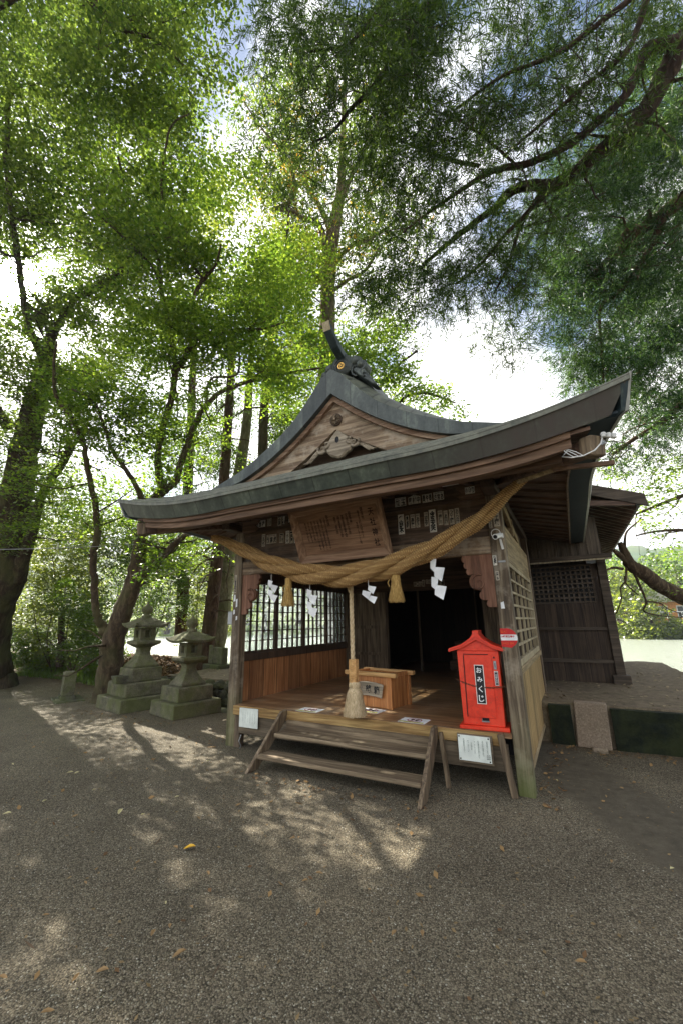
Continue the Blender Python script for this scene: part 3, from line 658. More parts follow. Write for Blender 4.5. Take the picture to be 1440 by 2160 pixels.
# side soffits: overlapping boards that run outward, sloping down to the eave
for sg in (-1, 1):
    for q in range(17):
        y0 = -.42+q*.29; y1 = y0+.285
        if y1 > YB-.02: break
        c_ = []
        for (xx, zf) in ((WW+.0 if sg > 0 else 0., 3.06), (None, None)):
            pass
        xi = 3.70 if sg > 0 else .04
        dz0 = float(lift(1, y0))*.85; dz1 = float(lift(1, y1))*.85
        xo0 = float(rx(sg, y0))-sg*.25; xo1 = float(rx(sg, y1))-sg*.25
        zo0 = float(rz_main(1, y0))-(.165+.075*float(np.clip(1-(y0-YE)/1.8, 0, 1))**1.5)+.012; zo1 = float(rz_main(1, y1))-(.165+.075*float(np.clip(1-(y1-YE)/1.8, 0, 1))**1.5)+.012
        zi = 3.06
        vs_ = [(xi, y0, zi-.028), (xo0, y0, zo0-.028), (xo1, y1, zo1+.0), (xi, y1, zi), (xi, y0, zi+.02), (xo0, y0, zo0+.02), (xo1, y1, zo1+.03), (xi, y1, zi+.03)]
        hp(MB().add(vs_, [(0, 1, 2, 3), (7, 6, 5, 4), (0, 4, 5, 1), (1, 5, 6, 2), (2, 6, 7, 3), (3, 7, 4, 0)]), 'side_soffit_board', W_SOF)
    # rail along the inner edge of the painted underside
    pts = [(float(rx(sg, y))-sg*.262, float(y), float(rz_main(1, y))-(.165+.075*float(np.clip(1-(y-YE)/1.8, 0, 1))**1.5)-.006) for y in np.linspace(-.98, YB-.03, 30)]
    hp(MB().tube(pts, .016, 4), 'soffit_trim', W_RED)
    # corner triangle soffit
    a0 = (3.70 if sg > 0 else .04)
    xo = float(rx(sg, -.42))-sg*.25
    zo_ = float(rz_main(1, -.42))-.2
    xe = float(rx(sg, -1.05))-sg*.25
    hp(MB().add([(a0, -.42, 3.05), (xo, -.42, zo_), (xe, -1.06, 2.955), (a0, -1.06, 2.87), (a0, -.42, 3.08), (xo, -.42, zo_+.03), (xe, -1.06, 2.985), (a0, -1.06, 2.9)], [(0, 1, 2, 3), (7, 6, 5, 4), (0, 4, 5, 1), (1, 5, 6, 2), (2, 6, 7, 3), (3, 7, 4, 0)]), 'corner_soffit', W_SOF)
    # diagonal corner rafter with its square end
    a = Vector((WW-.05 if sg > 0 else .05, .0, 3.0)); e_ = Vector((4.60 if sg > 0 else -.86, -1.0, 2.835))
    hp(MB().bar(a, e_, .11, .13), 'corner_rafter', W_SOF, bevel=.008)
    hp(MB().bar(e_-(e_-a).normalized()*.10, e_+(e_-a).normalized()*.02, .14, .16), 'rafter_end_block', W_SIDE, bevel=.01)
# purlin ends sticking out under the front eave, left and right
hp(MB().box(-.70, 4.36, -.86, -.77, 2.795, 2.865), 'eave_purlin', W_RED, bevel=.006)
# ---- gable: bargeboard copper, hafu boards, wall, carvings
def gu(u): return float(Mz(u))
def hafu(name, mat, u1, zt, zb, y0, y1, n_=60):
    for sg in (-1, 1):
        rings = [[(XC+sg*u, y0, float(zt(u))), (XC+sg*u, y0, float(min(zt(u)-.004, zb(u)))), (XC+sg*u, y1, float(min(zt(u)-.004, zb(u)))), (XC+sg*u, y1, float(zt(u)))] for u in np.linspace(0, u1, n_+1)]
        hp(MB().loft(rings), name, mat)
hafu('gable_copper_edge', COPG, 2.12, lambda u: GT(u)+.004, lambda u: GB(u), -.37, -.20, 80)
hafu('gable_upper_board', W_HAFUL, 1.62, lambda u: GB(u)+.02, lambda u: GB(u)-.085+.03*u/1.5, -.30, -.12)
hafu('bargeboard', W_HAFU, 1.40, lambda u: GB(u)-.05, lambda u: GB(u)-.47+.10*min(u, .6)/.6+.12*max(0, u-.6), -.245, -.13)
gw = [(XC+s_*u, float(GB(u))-.02) for s_, rng in ((-1, np.linspace(1.5, 0, 20)), (1, np.linspace(.05, 1.5, 20))) for u in rng]
gw = [(gw[0][0], 3.45)]+gw+[(gw[-1][0], 3.45)]
hp(MB().prism([(a, b_) for a, b_ in gw], lambda a, b_, t: (a, t, b_), -.07, -.02), 'gable_wall', W_PANEL)
# rosette
ro = MB(); cx, cz, cy = 1.885, 4.13, -.262
for q in range(16):
    a = q*math.pi/8; ca, sa = math.cos(a), math.sin(a)
    rings = []
    for rr, ww, hh in ((.018, .006, .02), (.04, .011, .032), (.062, .014, .03), (.074, .009, .018)):
        rings.append([(cx+ca*rr-sa*w_, cy-h_, cz+sa*rr+ca*w_) for w_, h_ in ((-ww, 0), (-ww*.6, hh*.8), (0, hh), (ww*.6, hh*.8), (ww, 0))])
    ro.loft(rings)
ro.xf(Matrix.Identity(4))
o = hp(ro, 'rosette', W_PILB, smooth=False)
pr_ = [(cx+.085*math.cos(t_*math.pi/12), cz+.085*math.sin(t_*math.pi/12)) for t_ in range(24)]
W2(MB().prism(pr_, lambda a, b_, t: (a, t, b_), cy-.008, cy+.02).build('rosette_disc', W_DARK), o)
cc = [(cx+.02*math.cos(t_*math.pi/6), cz+.02*math.sin(t_*math.pi/6)) for t_ in range(12)]
W2(MB().prism(cc, lambda a, b_, t: (a, t, b_), cy-.045, cy-.01).build('rosette_boss', W_PILB), o)
# carved pendant (gegyo) with scroll wings
gx_, gz_ = 1.90, 3.78
out = [(-.02, .20), (-.10, .12), (-.15, .05), (-.23, .01), (-.25, -.03), (-.20, -.06), (-.17, -.04), (-.14, -.09), (-.10, -.13), (-.04, -.15), (.0, -.17), (.05, -.16), (.10, -.12), (.15, -.10), (.19, -.05), (.23, -.05), (.24, .0), (.16, .04), (.12, .09), (.06, .15), (.02, .20)]
o = hp(MB().prism(out, lambda a, b_, t: (gx_+a*1.12, t, gz_+b_*1.1), -.245, -.165), 'carved_pendant', W_CARV, bevel=.02)
for sg in (-1, 1):
    for (ax, az, r0, turns) in ((.235, -.01, .012, 1.15), (.17, .045, .010, .9)):
        sp = [(gx_+sg*(ax+(r0+.004*q)*math.cos(q*.42)), -.245, gz_+az-.01+(r0+.004*q)*math.sin(q*.42)) for q in range(int(turns*15))]
        W2(MB().tube(sp, [.014+.0004*q for q in range(len(sp))], 6).build('scroll', W_CARV, smooth=True), o)
    for q in range(3):
        pts = [(gx_+sg*(.24+.05*i), -.215, gz_-.03-.018*q+.035*math.sin(i*.9+q*.3)-.017*i) for i in range(7-q)]
        W2(MB().tube(pts, [.022-.0022*i for i in range(len(pts))], 6).build('wing', W_CARV, smooth=True), o)
hole = MB().lathe([(.001, -.0), (.03, -.001), (.03, .006), (.001, .007)], n=14); hole.xf(Matrix.Translation((gx_-.01, -.242, gz_+.07)) @ Matrix.Rotation(R(90), 4, 'X') @ Matrix.Diagonal((1, 1.5, 1, 1)))
W2(hole.build('carved_hollow', BLK), o)
# ---- ridge: box ridge, ogre-tile end piece, crest disc, forward-thrust beam
hp(MB().prism([(-.24, -.12), (-.20, .10), (-.15, .13), (-.13, .22), (.13, .22), (.15, .13), (.20, .10), (.24, -.12)], lambda a, b_, t: (XC+a, t, 5.06+b_), .10, YB), 'ridge_box', COPG)
OZ = 5.06
half = [(0, .185), (.07, .175), (.125, .13), (.15, .075), (.175, .105), (.215, .115), (.255, .08), (.27, .03), (.32, .01), (.345, -.04), (.33, -.10), (.30, -.12), (.35, -.20), (.42, -.30), (.48, -.40), (.40, -.36), (.28, -.24), (.15, -.10), (.06, -.05), (0, -.04)]
on = half+[(-a, b_) for a, b_ in half[::-1][1:-1]]
OG = hp(MB().prism(on, lambda a, b_, t: (XC+a*1.1, t, OZ+b_*1.1), -.03, .16), 'ridge_end_ornament', COPG, bevel=.016)
W2(MB().lathe([(.001, 0), (.155, 0), (.17, .02), (.17, .05)], n=32).xf(Matrix.Translation((XC, -.005, OZ+.02)) @ Matrix.Rotation(R(90), 4, 'X') @ Matrix.Translation((0, 0, -.0))).build('crest_boss', COPG, smooth=True), OG)
for rr, tk, yy in ((.085, .011, -.058), (.125, .010, -.056)):
    W2(MB().tube([(XC+rr*math.cos(a), yy, OZ+.01+rr*math.sin(a)) for a in np.linspace(-.5, math.pi+.9, 26)], tk, 6).build('moulding_ring', COPG, smooth=True), OG)
dk = MB().lathe([(.001, 0), (.052, 0), (.052, .02), (.001, .022)], n=28); dk.xf(Matrix.Translation((XC, -.052, OZ+.01)) @ Matrix.Rotation(R(90), 4, 'X'))
D = W2(dk.build('crest_disc', GOLD), OG)
for q in range(3):   # three comma shapes of the crest
    a0 = q*2*math.pi/3+.5; pts = [(XC+(.016+.0026*i)*math.cos(a0+.22*i), -.077, OZ+.01+(.016+.0026*i)*math.sin(a0+.22*i)) for i in range(10)]
    W2(MB().tube(pts, [.0095*(1-i/11) for i in range(10)], 5).build('crest_comma', W_GRID), D)
for sg in (-1, 1):   # swelling lobes and scrolls at both shoulders
    for (ax, az, rr, ln) in ((.205, .045, .07, 1.5), (.285, -.04, .06, 1.4)):
        cxx, czz = XC+sg*ax, OZ+az
        lob = MB().lathe([(.001, -.16), (rr*.7, -.15), (rr, -.08), (rr*1.05, 0), (rr*.9, .05), (rr*.5, .075), (.001, .08)], n=16); lob.xf(Matrix.Translation((cxx, .0, czz)) @ Matrix.Rotation(R(90), 4, 'X'))
        W2(lob.build('lobe', COPG, smooth=True), OG)
    W2(MB().tube([(XC+sg*(.17+.05*math.cos(a)+.012*a), -.045, OZ-.07+.05*math.sin(a)-.02*a) for a in np.linspace(.2, 4.8, 22)], .012, 6).build('scroll_ridge', COPG, smooth=True), OG)
    W2(MB().tube([(XC+sg*(.34+.028*math.cos(a)), -.04, OZ-.22+.028*math.sin(a)) for a in np.linspace(.2, 5.2, 18)], .010, 6).build('scroll_ridge', COPG, smooth=True), OG)
cr_ = MB(); cr_.prism([(-.44, .33), (-.485, .445), (-.27, .31), (-.05, .235), (.45, .20), (.45, .08), (.0, .10), (-.25, .19)], lambda a, b_, t: (XC+t, a, OZ+b_), -.06, .06)
hp(cr_, 'ridge_beam', COPD, bevel=.006)
hp(MB().prism([(-.445, .33), (-.49, .445), (-.486, .442), (-.441, .332)], lambda a, b_, t: (XC+t, a-.001, OZ+b_), -.058, .058), 'ridge_beam_end', W_LGT)

# ------------------------------------------------------------------ rear hall
REAR = empty('rear_hall', (3.0, 6.5, .47), label='dark timber rear hall with square lattice beside the porch', cat='shrine building')
def rp(bm, name, mat, **k): return W(bm.build(name, mat, None, **k), REAR)
rp(MB().box(3.5, 4.80, 4.24, 4.32, .45, 1.82).box(3.5, 3.66, 4.24, 4.32, 1.82, 2.52).box(4.66, 4.80, 4.24, 4.32, 1.82, 2.52), 'front_wall', W_HALL)
rp(MB().box(4.80, 4.88, 4.24, 9.2, .45, 3.2).box(-1.0, -.92, 4.24, 9.2, .45, 3.2).box(-1, 4.88, 9.2, 9.28, .45, 3.2), 'side_wall', W_HALL)
rp(MB().box(4.76, 4.90, 4.18, 4.30, .45, 2.6), 'corner_post', W_HALLX, bevel=.008)
rp(MB().box(4.70, 4.96, 4.12, 4.34, .44, .62), 'post_base', W_HALLX, bevel=.01)
rp(MB().box(3.6, 4.76, 4.20, 4.24, 1.35, 1.40).box(3.6, 4.76, 4.20, 4.24, .80, .86), 'wall_rail', W_HALLX)
lt = MB()
for q in range(13): x = 3.66+q*.083; lt.box(x-.014, x+.014, 4.245, 4.275, 1.82, 2.52)
for q in range(9): z = 1.84+q*.083; lt.box(3.66, 4.66, 4.235, 4.265, z-.014, z+.014)
la = rp(lt, 'square_lattice', W_HALLX)
W2(MB().box(3.64, 4.68, 4.33, 4.34, 1.8, 2.54).build('dark_backing', plain('paper_backing', (.04, .04, .04))), la)
rp(MB().box(3.3, 4.99, 3.86, 3.97, 2.56, 2.64), 'eave_beam', W_HALLX, bevel=.006)
rp(MB().box(3.3, 4.97, 3.84, 3.86, 2.535, 2.56), 'beam_lip', W_LGT)
rp(MB().box(3.2, 4.84, 3.92, 3.96, 2.64, 3.32).box(3.2, 4.9, 3.97, 4.24, 2.6, 2.62), 'gable_boards', wood((96, 86, 74), (124, 112, 98), 'Z', plank=.16, pax='X'))
for q in range(11): rp(MB().box(3.34+.13*q, 3.355+.13*q, 3.905, 3.92, 2.64, 3.2), 'cover_strip', W_HALLX)
rp(MB().box(-1.0, 3.3, 4.24, 4.3, 2.4, 3.4), 'front_gable_wall', W_HALL)
def rr_(x): return 3.30+(5.46-x)*.42
for sg, x0 in ((1, 5.46),):
    for q in range(22):
        y = 3.42+q*.27; rp(MB().bar((4.3, y, rr_(4.3)-.05), (5.40, y, rr_(5.40)-.06), .045, .07), 'rafter', W_LGT if 0 else W_SOF, bevel=0)
    for q in range(22):
        y = 3.42+q*.27; rp(MB().bar((4.3, y, rr_(4.3)-.088), (5.40, y, rr_(5.40)-.098), .022, .006), 'rafter_lip', W_LGT)
sec = [(5.46, 0), (5.30, .03), (4.6, .30), (3.6, .85), (2.0, 2.0), (.4, .85), (-.8, .25), (-1.4, 0)]
top_ = [(x, 3.30+z+.08) for x, z in sec]; bot_ = [(x, 3.30+z) for x, z in sec][::-1]
rp(MB().prism(top_+bot_, lambda a, b_, t: (a, t, b_), 4.6, 9.9), 'roof', COPR)
rp(MB().prism([(5.46, 3.30), (5.44, 3.38), (4.7, 3.68), (4.3, 3.9), (4.3, 3.8), (4.7, 3.58)], lambda a, b_, t: (a, t, b_), 3.16, 4.6), 'roof_wing', COPR)
rp(MB().add([(4.30, 3.14, 3.72), (5.52, 3.10, 3.22), (5.50, 3.10, 3.42), (4.3, 3.12, 3.90), (4.30, 3.2, 3.72), (5.52, 3.16, 3.22), (5.50, 3.16, 3.42), (4.3, 3.18, 3.9)], [(0, 1, 2, 3), (7, 6, 5, 4), (0, 4, 5, 1), (1, 5, 6, 2), (2, 6, 7, 3), (3, 7, 4, 0)]), 'verge_board', W_HALLX)
rp(MB().add([(4.2, 3.13, 3.42), (5.36, 3.13, 3.26), (5.36, 3.13, 3.33), (4.2, 3.13, 3.52), (4.2, 3.2, 3.42), (5.36, 3.2, 3.26), (5.36, 3.2, 3.33), (4.2, 3.2, 3.52)], [(0, 1, 2, 3), (7, 6, 5, 4), (0, 4, 5, 1), (1, 5, 6, 2), (2, 6, 7, 3), (3, 7, 4, 0)]), 'verge_purlin', W_SOF)

# ------------------------------------------------------------------ lettering
def glyph_mesh(body, bold=0., vertical=False, space=1.0):
    c = bpy.data.curves.new('lettering', 'FONT'); c.body = '\n'.join(body) if vertical else body
    c.align_x = 'CENTER'; c.offset = bold; c.space_line = .82*space; c.resolution_u = 3
    o_ = bpy.data.objects.new('lettering', c); COL.objects.link(o_)
    dg = bpy.context.evaluated_depsgraph_get(); me = bpy.data.meshes.new_from_object(o_.evaluated_get(dg))
    bpy.data.objects.remove(o_); bpy.data.curves.remove(c)
    return me
def text(name, body, w_, h_, origin, xa, ya, mat, parent, vertical=False, bold=0., keep=False, space=1.):
    """fit body into a w x h rectangle centred at origin, spanned by unit axes xa (reading) and ya (up)"""
    me = glyph_mesh(body, bold, vertical, space); n_ = len(me.vertices)
    if not n_: return None
    v = np.empty(n_*3, np.float32); me.vertices.foreach_get('co', v); v = v.reshape(-1, 3)
    lo, hi = v.min(0), v.max(0); sx, sy = w_/max(hi[0]-lo[0], 1e-6), h_/max(hi[1]-lo[1], 1e-6)
    if keep: sx = sy = min(sx, sy)
    cx_, cy_ = (lo+hi)[:2]/2; xa = np.array(xa); ya = np.array(ya); og = np.array(origin)
    P = og+(v[:, :1]-cx_)*sx*xa+(v[:, 1:2]-cy_)*sy*ya
    me.vertices.foreach_set('co', P.astype(np.float32).reshape(-1)); me.materials.clear(); me.materials.append(mat); me.update()
    o_ = bpy.data.objects.new(name, me); COL.objects.link(o_)
    return W(o_, parent) if parent else o_
XA, ZA = (1, 0, 0), (0, 0, 1)

# ------------------------------------------------------------------ steps
ST = empty('wooden_steps', (1.93, -.4, 0), label='two tread wooden steps leading up to the deck', cat='steps')
def sp_(bm, name, mat, parent=ST, **k): return W(bm.build(name, mat, None, **k), parent)
sp_(MB().box(1.0, 2.86, -.56, -.34, .115, .155), 'tread', W_STEP, bevel=.005)
sp_(MB().box(1.05, 2.86, -.33, -.10, .285, .325), 'tread', W_STEP, bevel=.005)
sp_(MB().box(1.06, 2.86, -.10, -.07, .325, .42), 'riser', W_STEP)
for x, nm in ((1.02, 0), (2.88, 1)):
    pts = [(-.68, 0), (-.50, 0), (-.055, .42), (-.055, .525), (-.16, .525)]
    sp_(MB().prism(pts, lambda a, b_, t, x=x: (x+t+(0 if nm else -.06*(1-b_/.52)), a if nm == 0 or True else a, b_), -.02, .02), 'stringer', W_SIDE, bevel=.004)
sp_(MB().bar((2.93, -.06, .47), (2.985, -.10, .0), .035, .05, up=(0, 1, 0)), 'support_leg', W_SIDE)
sp_(MB().box(1.05, 2.83, -.40, -.37, .02, .115), 'lower_beam', W_DARK) if 0 else None

# ------------------------------------------------------------------ framed board
FB = empty('framed_board', (1.92, -.2, 2.31), label='tilted framed wooden board with brushed shrine writing over the entrance', cat='signboard')
bo = Vector((1.925, -.125, 2.31)); ux = Vector((1, 0, .005)); uy = Vector((0, -.30, .61)).normalized(); un = ux.cross(uy)*-1
un = Vector((0, -uy.z, uy.y)).normalized() * 1.0
un = Vector((0, -.897, -.441)).normalized()
def fb(a, b_, t): return tuple(bo+ux*a+uy*b_+un*t)
H_, Wd = .685, 1.24
def frm(bm, name, mat, parent=FB, **k): return W(bm.build(name, mat, None, **k), parent)
frm(MB().prism([(-Wd/2+.05, .05), (Wd/2-.05, .05), (Wd/2-.05, H_-.05), (-Wd/2+.05, H_-.05)], fb, -.005, .012), 'board', W_BOARD)
inn, dpt = .085, .075
def frame_side(p):  # p: outer-in quad with bevelled inner slope
    return MB().add([fb(*p[0], 0), fb(*p[1], 0), fb(*p[1], dpt), fb(*p[0], dpt), fb(*p[3], 0.012), fb(*p[2], .012), fb(*p[2], .022), fb(*p[3], .022)],
                    [(0, 1, 2, 3), (7, 6, 5, 4), (3, 2, 6, 7), (0, 4, 5, 1), (0, 3, 7, 4), (1, 5, 6, 2)])
x_, y_ = Wd/2, H_
for q in (((-x_, 0), (x_, 0), (x_-inn, inn), (-x_+inn, inn)), ((x_, 0), (x_, y_), (x_-inn, y_-inn), (x_-inn, inn)), ((x_, y_), (-x_, y_), (-x_+inn, y_-inn), (x_-inn, y_-inn)), ((-x_, y_), (-x_, 0), (-x_+inn, inn), (-x_+inn, y_-inn))):
    frm(frame_side(q), 'frame_rail', W_FRAME if abs(q[0][1]-q[1][1]) < .01 else W_FRAMEZ)
def btxt(body, cx_, top_, h_, w_, bold=0., sp=1.12):
    og = fb(cx_, top_-h_/2, .0145); text('lettering', body, w_, h_, og, tuple(ux), tuple(uy), INKB, FB, True, bold+.012, space=sp)
btxt('天社神社', .46, .57, .46, .070, .008, 1.55)
btxt('鎮座地', .345, .60, .15, .034); btxt('喜多方町大字内上', .30, .565, .33, .030); btxt('字宮ノ下一番地', .255, .43, .27, .028)
btxt('御祭神', .185, .59, .17, .034); btxt('天御中主命', .14, .55, .26, .034); btxt('高皇産霊命', .085, .54, .28, .034); btxt('神産巣日命', .03, .535, .27, .034); btxt('素戔男命', -.02, .53, .22, .034)
btxt('御由緒', -.12, .585, .16, .036)
for i, (s_, t_, hh) in enumerate((('人皇五十代桓武天皇延暦年中', .54, .40), ('勧請する十一面観音を本地とし', .53, .40), ('八幡宮と共に里人の崇敬厚く', .525, .40), ('以来村の鎮守として祭る', .52, .38), ('社殿は明治の火災後', .52, .25), ('大正二年に再建なる', .515, .27), ('明治六年村社', .51, .25))):
    btxt(s_, -.165-.047*i, t_, hh, .026)

# ------------------------------------------------------------------ votive name stickers
def sticker(x0, z1, x1, z0, cols, label, inv=False, small=None, vert=True, y=.0275, tone=0, house=False, bold=.03, root_x=None, cat='sticker'):
    bgm = (WHITE_ST, WHITE_ST2)[tone] if not inv else INK; ink = INK if not inv else WHITE_ST
    r_ = empty('name_sticker', ((x0+x1)/2, y, (z0+z1)/2), label=label, cat=cat, group='paper name stickers on the beams and posts')
    w_, h_ = x1-x0, z1-z0
    if house: pts = [(x0, z0), (x1, z0), (x1, z1-.03), ((x0+x1)/2, z1), (x0, z1-.03)]
    else: pts = [(x0, z0), (x1, z0), (x1, z1), (x0, z1)]
    W(MB().prism(pts, lambda a, b_, t: (a, t, b_), y-.0012, y+.001).build('paper', bgm), r_)
    sm = h_*.20 if small else 0
    k_ = len(cols)
    for i, c_ in enumerate(cols):
        cw = w_/k_; cx_ = x1-cw*(i+.5); hh = (h_-sm)*.88
        text('lettering', c_, cw*.8, hh, (cx_, y-.0022, z0+(h_-sm)*.06+hh/2), XA, ZA, ink, r_, vert, bold)
    if small: text('small_lettering', small, w_*.8, sm*.66, ((x0+x1)/2, y-.0022, z1-sm*.62), XA, ZA, ink, r_, False, .01)
    return r_
WHITE_ST = plain('sticker_paper', lin((214, 210, 198)), .7); WHITE_ST2 = plain('sticker_paper_aged', lin((182, 172, 154)), .7)
# right of the board, upper row (on the tie beam) and lower row (on the panel)
Y1_ = .0055
sticker(2.545, 3.005, 2.685, 2.895, ['玉', '飯'], 'wide white sticker with two bold characters beside the framed board', small='森㊉岡', y=Y1_, bold=.03)
sticker(2.715, 3.015, 2.865, 2.90, ['中', '村', '家'], 'house shaped white sticker with three bold characters on the upper beam', small='小㊖小', y=Y1_, house=True)
sticker(2.89, 2.995, 3.005, 2.895, ['豊', 'や', '豊'], 'square sticker with two thick dark columns, third along the upper beam', y=Y1_, bold=.05)
sticker(3.025, 3.0, 3.145, 2.90, ['あ', '宮', 'さ'], 'white sticker with kana in rows, fourth along the upper beam', small='森岡寺', y=Y1_)
sticker(3.395, 2.985, 3.50, 2.905, ['り', '㊖', '小'], 'small sticker with a round emblem on the beam nosing near the right pillar', y=-.037)
Y2_ = .0275
sticker(2.565, 2.80, 2.640, 2.555, ['谷高木'], 'tall bright white sticker with three heavy characters beside the framed board', y=Y2_, bold=.06)
sticker(2.660, 2.775, 2.703, 2.615, ['●飯島誠'], 'narrow aged sticker topped by a black dot, second in the lower row', tone=1, y=Y2_)
sticker(2.722, 2.78, 2.775, 2.615, ['髙橋慎'], 'narrow sticker with dense characters, third in the lower row', small='神田', tone=1, y=Y2_)
sticker(2.787, 2.78, 2.835, 2.615, ['あずさ'], 'narrow sticker with three kana, fourth in the lower row', small='横大', tone=1, y=Y2_)
sticker(2.888, 2.785, 2.935, 2.615, ['迎歩'], 'pale torn sticker just left of the largest sticker', small='川谷', tone=1, y=Y2_)
sticker(2.948, 2.805, 3.028, 2.535, ['今五大夫'], 'largest white sticker with four heavy black characters right of the board', y=Y2_, bold=.07)
sticker(3.053, 2.78, 3.105, 2.61, ['神保川'], 'narrow sticker just right of the largest sticker', small='東京', tone=1, y=Y2_)
sticker(3.120, 2.77, 3.165, 2.60, ['あ回園'], 'narrow sticker with two characters above a square character', small='山口', tone=1, y=Y2_)
sticker(3.182, 2.775, 3.235, 2.60, ['㊖工藤'], 'narrow sticker with a round crest on top', tone=1, y=Y2_)
sticker(3.248, 2.78, 3.296, 2.60, ['あら井'], 'narrow sticker in thin brush kana, rightmost of the lower row', tone=1, y=Y2_, bold=.01)
# left of the board
sticker(.360, 3.005, .545, 2.905, ['松', '当', 'の'], 'wide white sticker with bold characters, far end from the board', y=Y1_, bold=.05)
sticker(.580, 3.02, .655, 2.905, ['山本', '中石'], 'small faded sticker with two columns on the upper beam', tone=1, y=Y1_)
sticker(.770, 3.035, .835, 2.885, ['合斎'], 'narrow faded sticker with a blank top on the upper beam', tone=1, y=Y1_, small='一')
sticker(.850, 3.035, .903, 2.892, ['森井上'], 'narrow dark sticker with pale writing on the upper beam', inv=True, y=Y1_)
sticker(.950, 3.04, 1.10, 2.90, ['小', '中', '宮'], 'wide black sticker with pale characters touching the framed board', inv=True, y=Y1_)
sticker(.475, 2.80, .535, 2.62, ['五つ乃'], 'tall narrow sticker alone at the far end of the lower row', small='神田', tone=1, y=Y2_)
sticker(.562, 2.78, .738, 2.65, ['虎', '高', '秋'], 'wide sticker with three dense columns, left of the board', small='神京神', tone=1, y=Y2_)
sticker(.790, 2.775, .862, 2.64, ['三宅', '宮木'], 'small pale sticker with two columns of thin writing, left of the board', tone=1, y=Y2_, small='一')
sticker(.898, 2.80, .958, 2.622, ['大八月'], 'white sticker with three bold characters below the black one', small='小', y=Y2_)
sticker(.968, 2.79, 1.025, 2.615, ['福澤'], 'sticker with a worn blank upper half, left of the board', small='■', tone=1, y=Y2_)
sticker(1.040, 2.795, 1.098, 2.613, ['中利栄'], 'white sticker with three characters, nearest the board below', small='小十', y=Y2_)
# on the posts
sticker(3.605, 2.60, 3.635, 2.50, ['中正'], 'tiny sticker on the edge of the right pillar under the rope', y=-.0015, tone=1)
sticker(3.655, 2.665, 3.715, 2.51, ['千塚'], 'dark lettered sticker on the right pillar above the camera', y=-.0015, tone=1)
sticker(3.603, 2.205, 3.640, 2.10, ['石島屋'], 'small sticker on the right pillar below the camera', y=-.0015)
sticker(3.615, 2.04, 3.645, 1.945, ['白龍会'], 'tiny faded dark sticker on the right pillar below the shorter nail plate', y=-.0015, tone=1)
sticker(.02, 2.24, .06, 1.98, ['山東組'], 'long faded sticker high on the left pillar', y=-.0015, tone=1)
for (x, z, w_, h_) in ((.02, 1.86, .035, .10), (.065, 1.78, .03, .12), (.025, 1.68, .03, .07), (.075, 1.60, .03, .06)):
    o = MB().prism([(0, 0), (w_, .01), (w_*.9, h_), (.1*w_, h_*.93)], lambda a, b_, t, x=x, z=z: (x+a, t, z+b_), -.0025, .0005).build('paper_scrap', WHITE)
    tag(o, {1.86: 'tall torn white paper scrap, topmost on the left pillar', 1.78: 'longest torn white paper scrap on the left pillar', 1.68: 'short torn white paper scrap on the outer edge of the left pillar', 1.60: 'smallest torn white paper scrap, lowest on the left pillar'}[z], 'paper scrap', 'paper scraps on the left pillar')
o = MB().prism([(0, 0), (.035, .0), (.03, .07), (.0, .06)], lambda a, b_, t: (3.63+a, t, 1.66+b_), -.0025, .0005).build('paper_scrap', WHITE); tag(o, 'torn scrap of white paper stuck to the right pillar', 'paper scrap')
# interior stickers over the doorway
for i, (x0, x1, z0, z1, c_, lb) in enumerate(((1.62, 1.78, 2.20, 2.29, ['山', '口', '井'], 'rounded dim sticker on the inner beam'), (1.79, 1.84, 2.19, 2.32, ['大光'], 'thin upright dim sticker on the inner beam'), (1.86, 2.00, 2.24, 2.32, ['森', '田', '川'], 'dim sticker with a row of black marks on the inner beam'), (2.03, 2.22, 2.19, 2.30, ['高岡', '石井', '田中'], 'wide dim sticker with six characters on the inner beam'))):
    sticker(x0, z1, x1, z0, c_, lb, tone=1, y=DP-.033)

# ------------------------------------------------------------------ round crime-prevention style sticker, camera, lamp, nails
NS = empty('round_notice', (3.70, -.01, 1.38), label='red and white cut-off round sticker with writing on the right pillar', cat='sticker')
RED2 = plain('print_red', lin((196, 40, 40)), .4); ORG = plain('print_orange', lin((224, 90, 40)), .4)
circ = [(.105*math.cos(a)-.02, .10*math.sin(a)) for a in np.linspace(-1.15, 1.75, 22)]
full = [(-.085, -.09), (.02, -.10)]+circ+[(-.085, .10)]
def cut(pts, lo, hi): 
    o_ = []
    for i, p in enumerate(pts):
        q = pts[(i+1) % len(pts)]
        for f in (p,): 
            if lo <= f[1] <= hi: o_.append(f)
        for e in (lo, hi):
            if (p[1]-e)*(q[1]-e) < 0: t = (e-p[1])/(q[1]-p[1]); o_.append((p[0]+(q[0]-p[0])*t, e))
    c_ = (sum(a for a, _ in o_)/len(o_), sum(b_ for _, b_ in o_)/len(o_)); return sorted(o_, key=lambda p: math.atan2(p[1]-c_[1], p[0]-c_[0]))
for nm, lo, hi, mt in (('red_band', .035, .11, RED2), ('white_band', -.025, .035, WHITE), ('orange_band', -.11, -.025, RED2)):
    W(MB().prism(cut(full, lo, hi), lambda a, b_, t: (3.672+a*.92, t, 1.375+b_*.92), -.0035, -.0015).build(nm, mt), NS)
text('lettering', '警備', .07, .022, (3.63, -.0045, 1.435), XA, ZA, ORG, NS, bold=.02)
text('lettering', '24時間警備中', .125, .022, (3.66, -.0045, 1.39), XA, ZA, RED2, NS, bold=.03)
text('lettering', '24시간 경비', .11, .022, (3.655, -.0045, 1.325), XA, ZA, ORG, NS, bold=.02)
SC = empty('security_camera', (3.665, -.02, 2.40), label='small white bullet security camera with ring on the right pillar', cat='security camera')
b_ = MB(); b_.tube([(3.70, -.03, 2.405), (3.675, -.14, 2.375)], .026, 16); W(b_.build('camera_body', WPLA, smooth=False), SC)
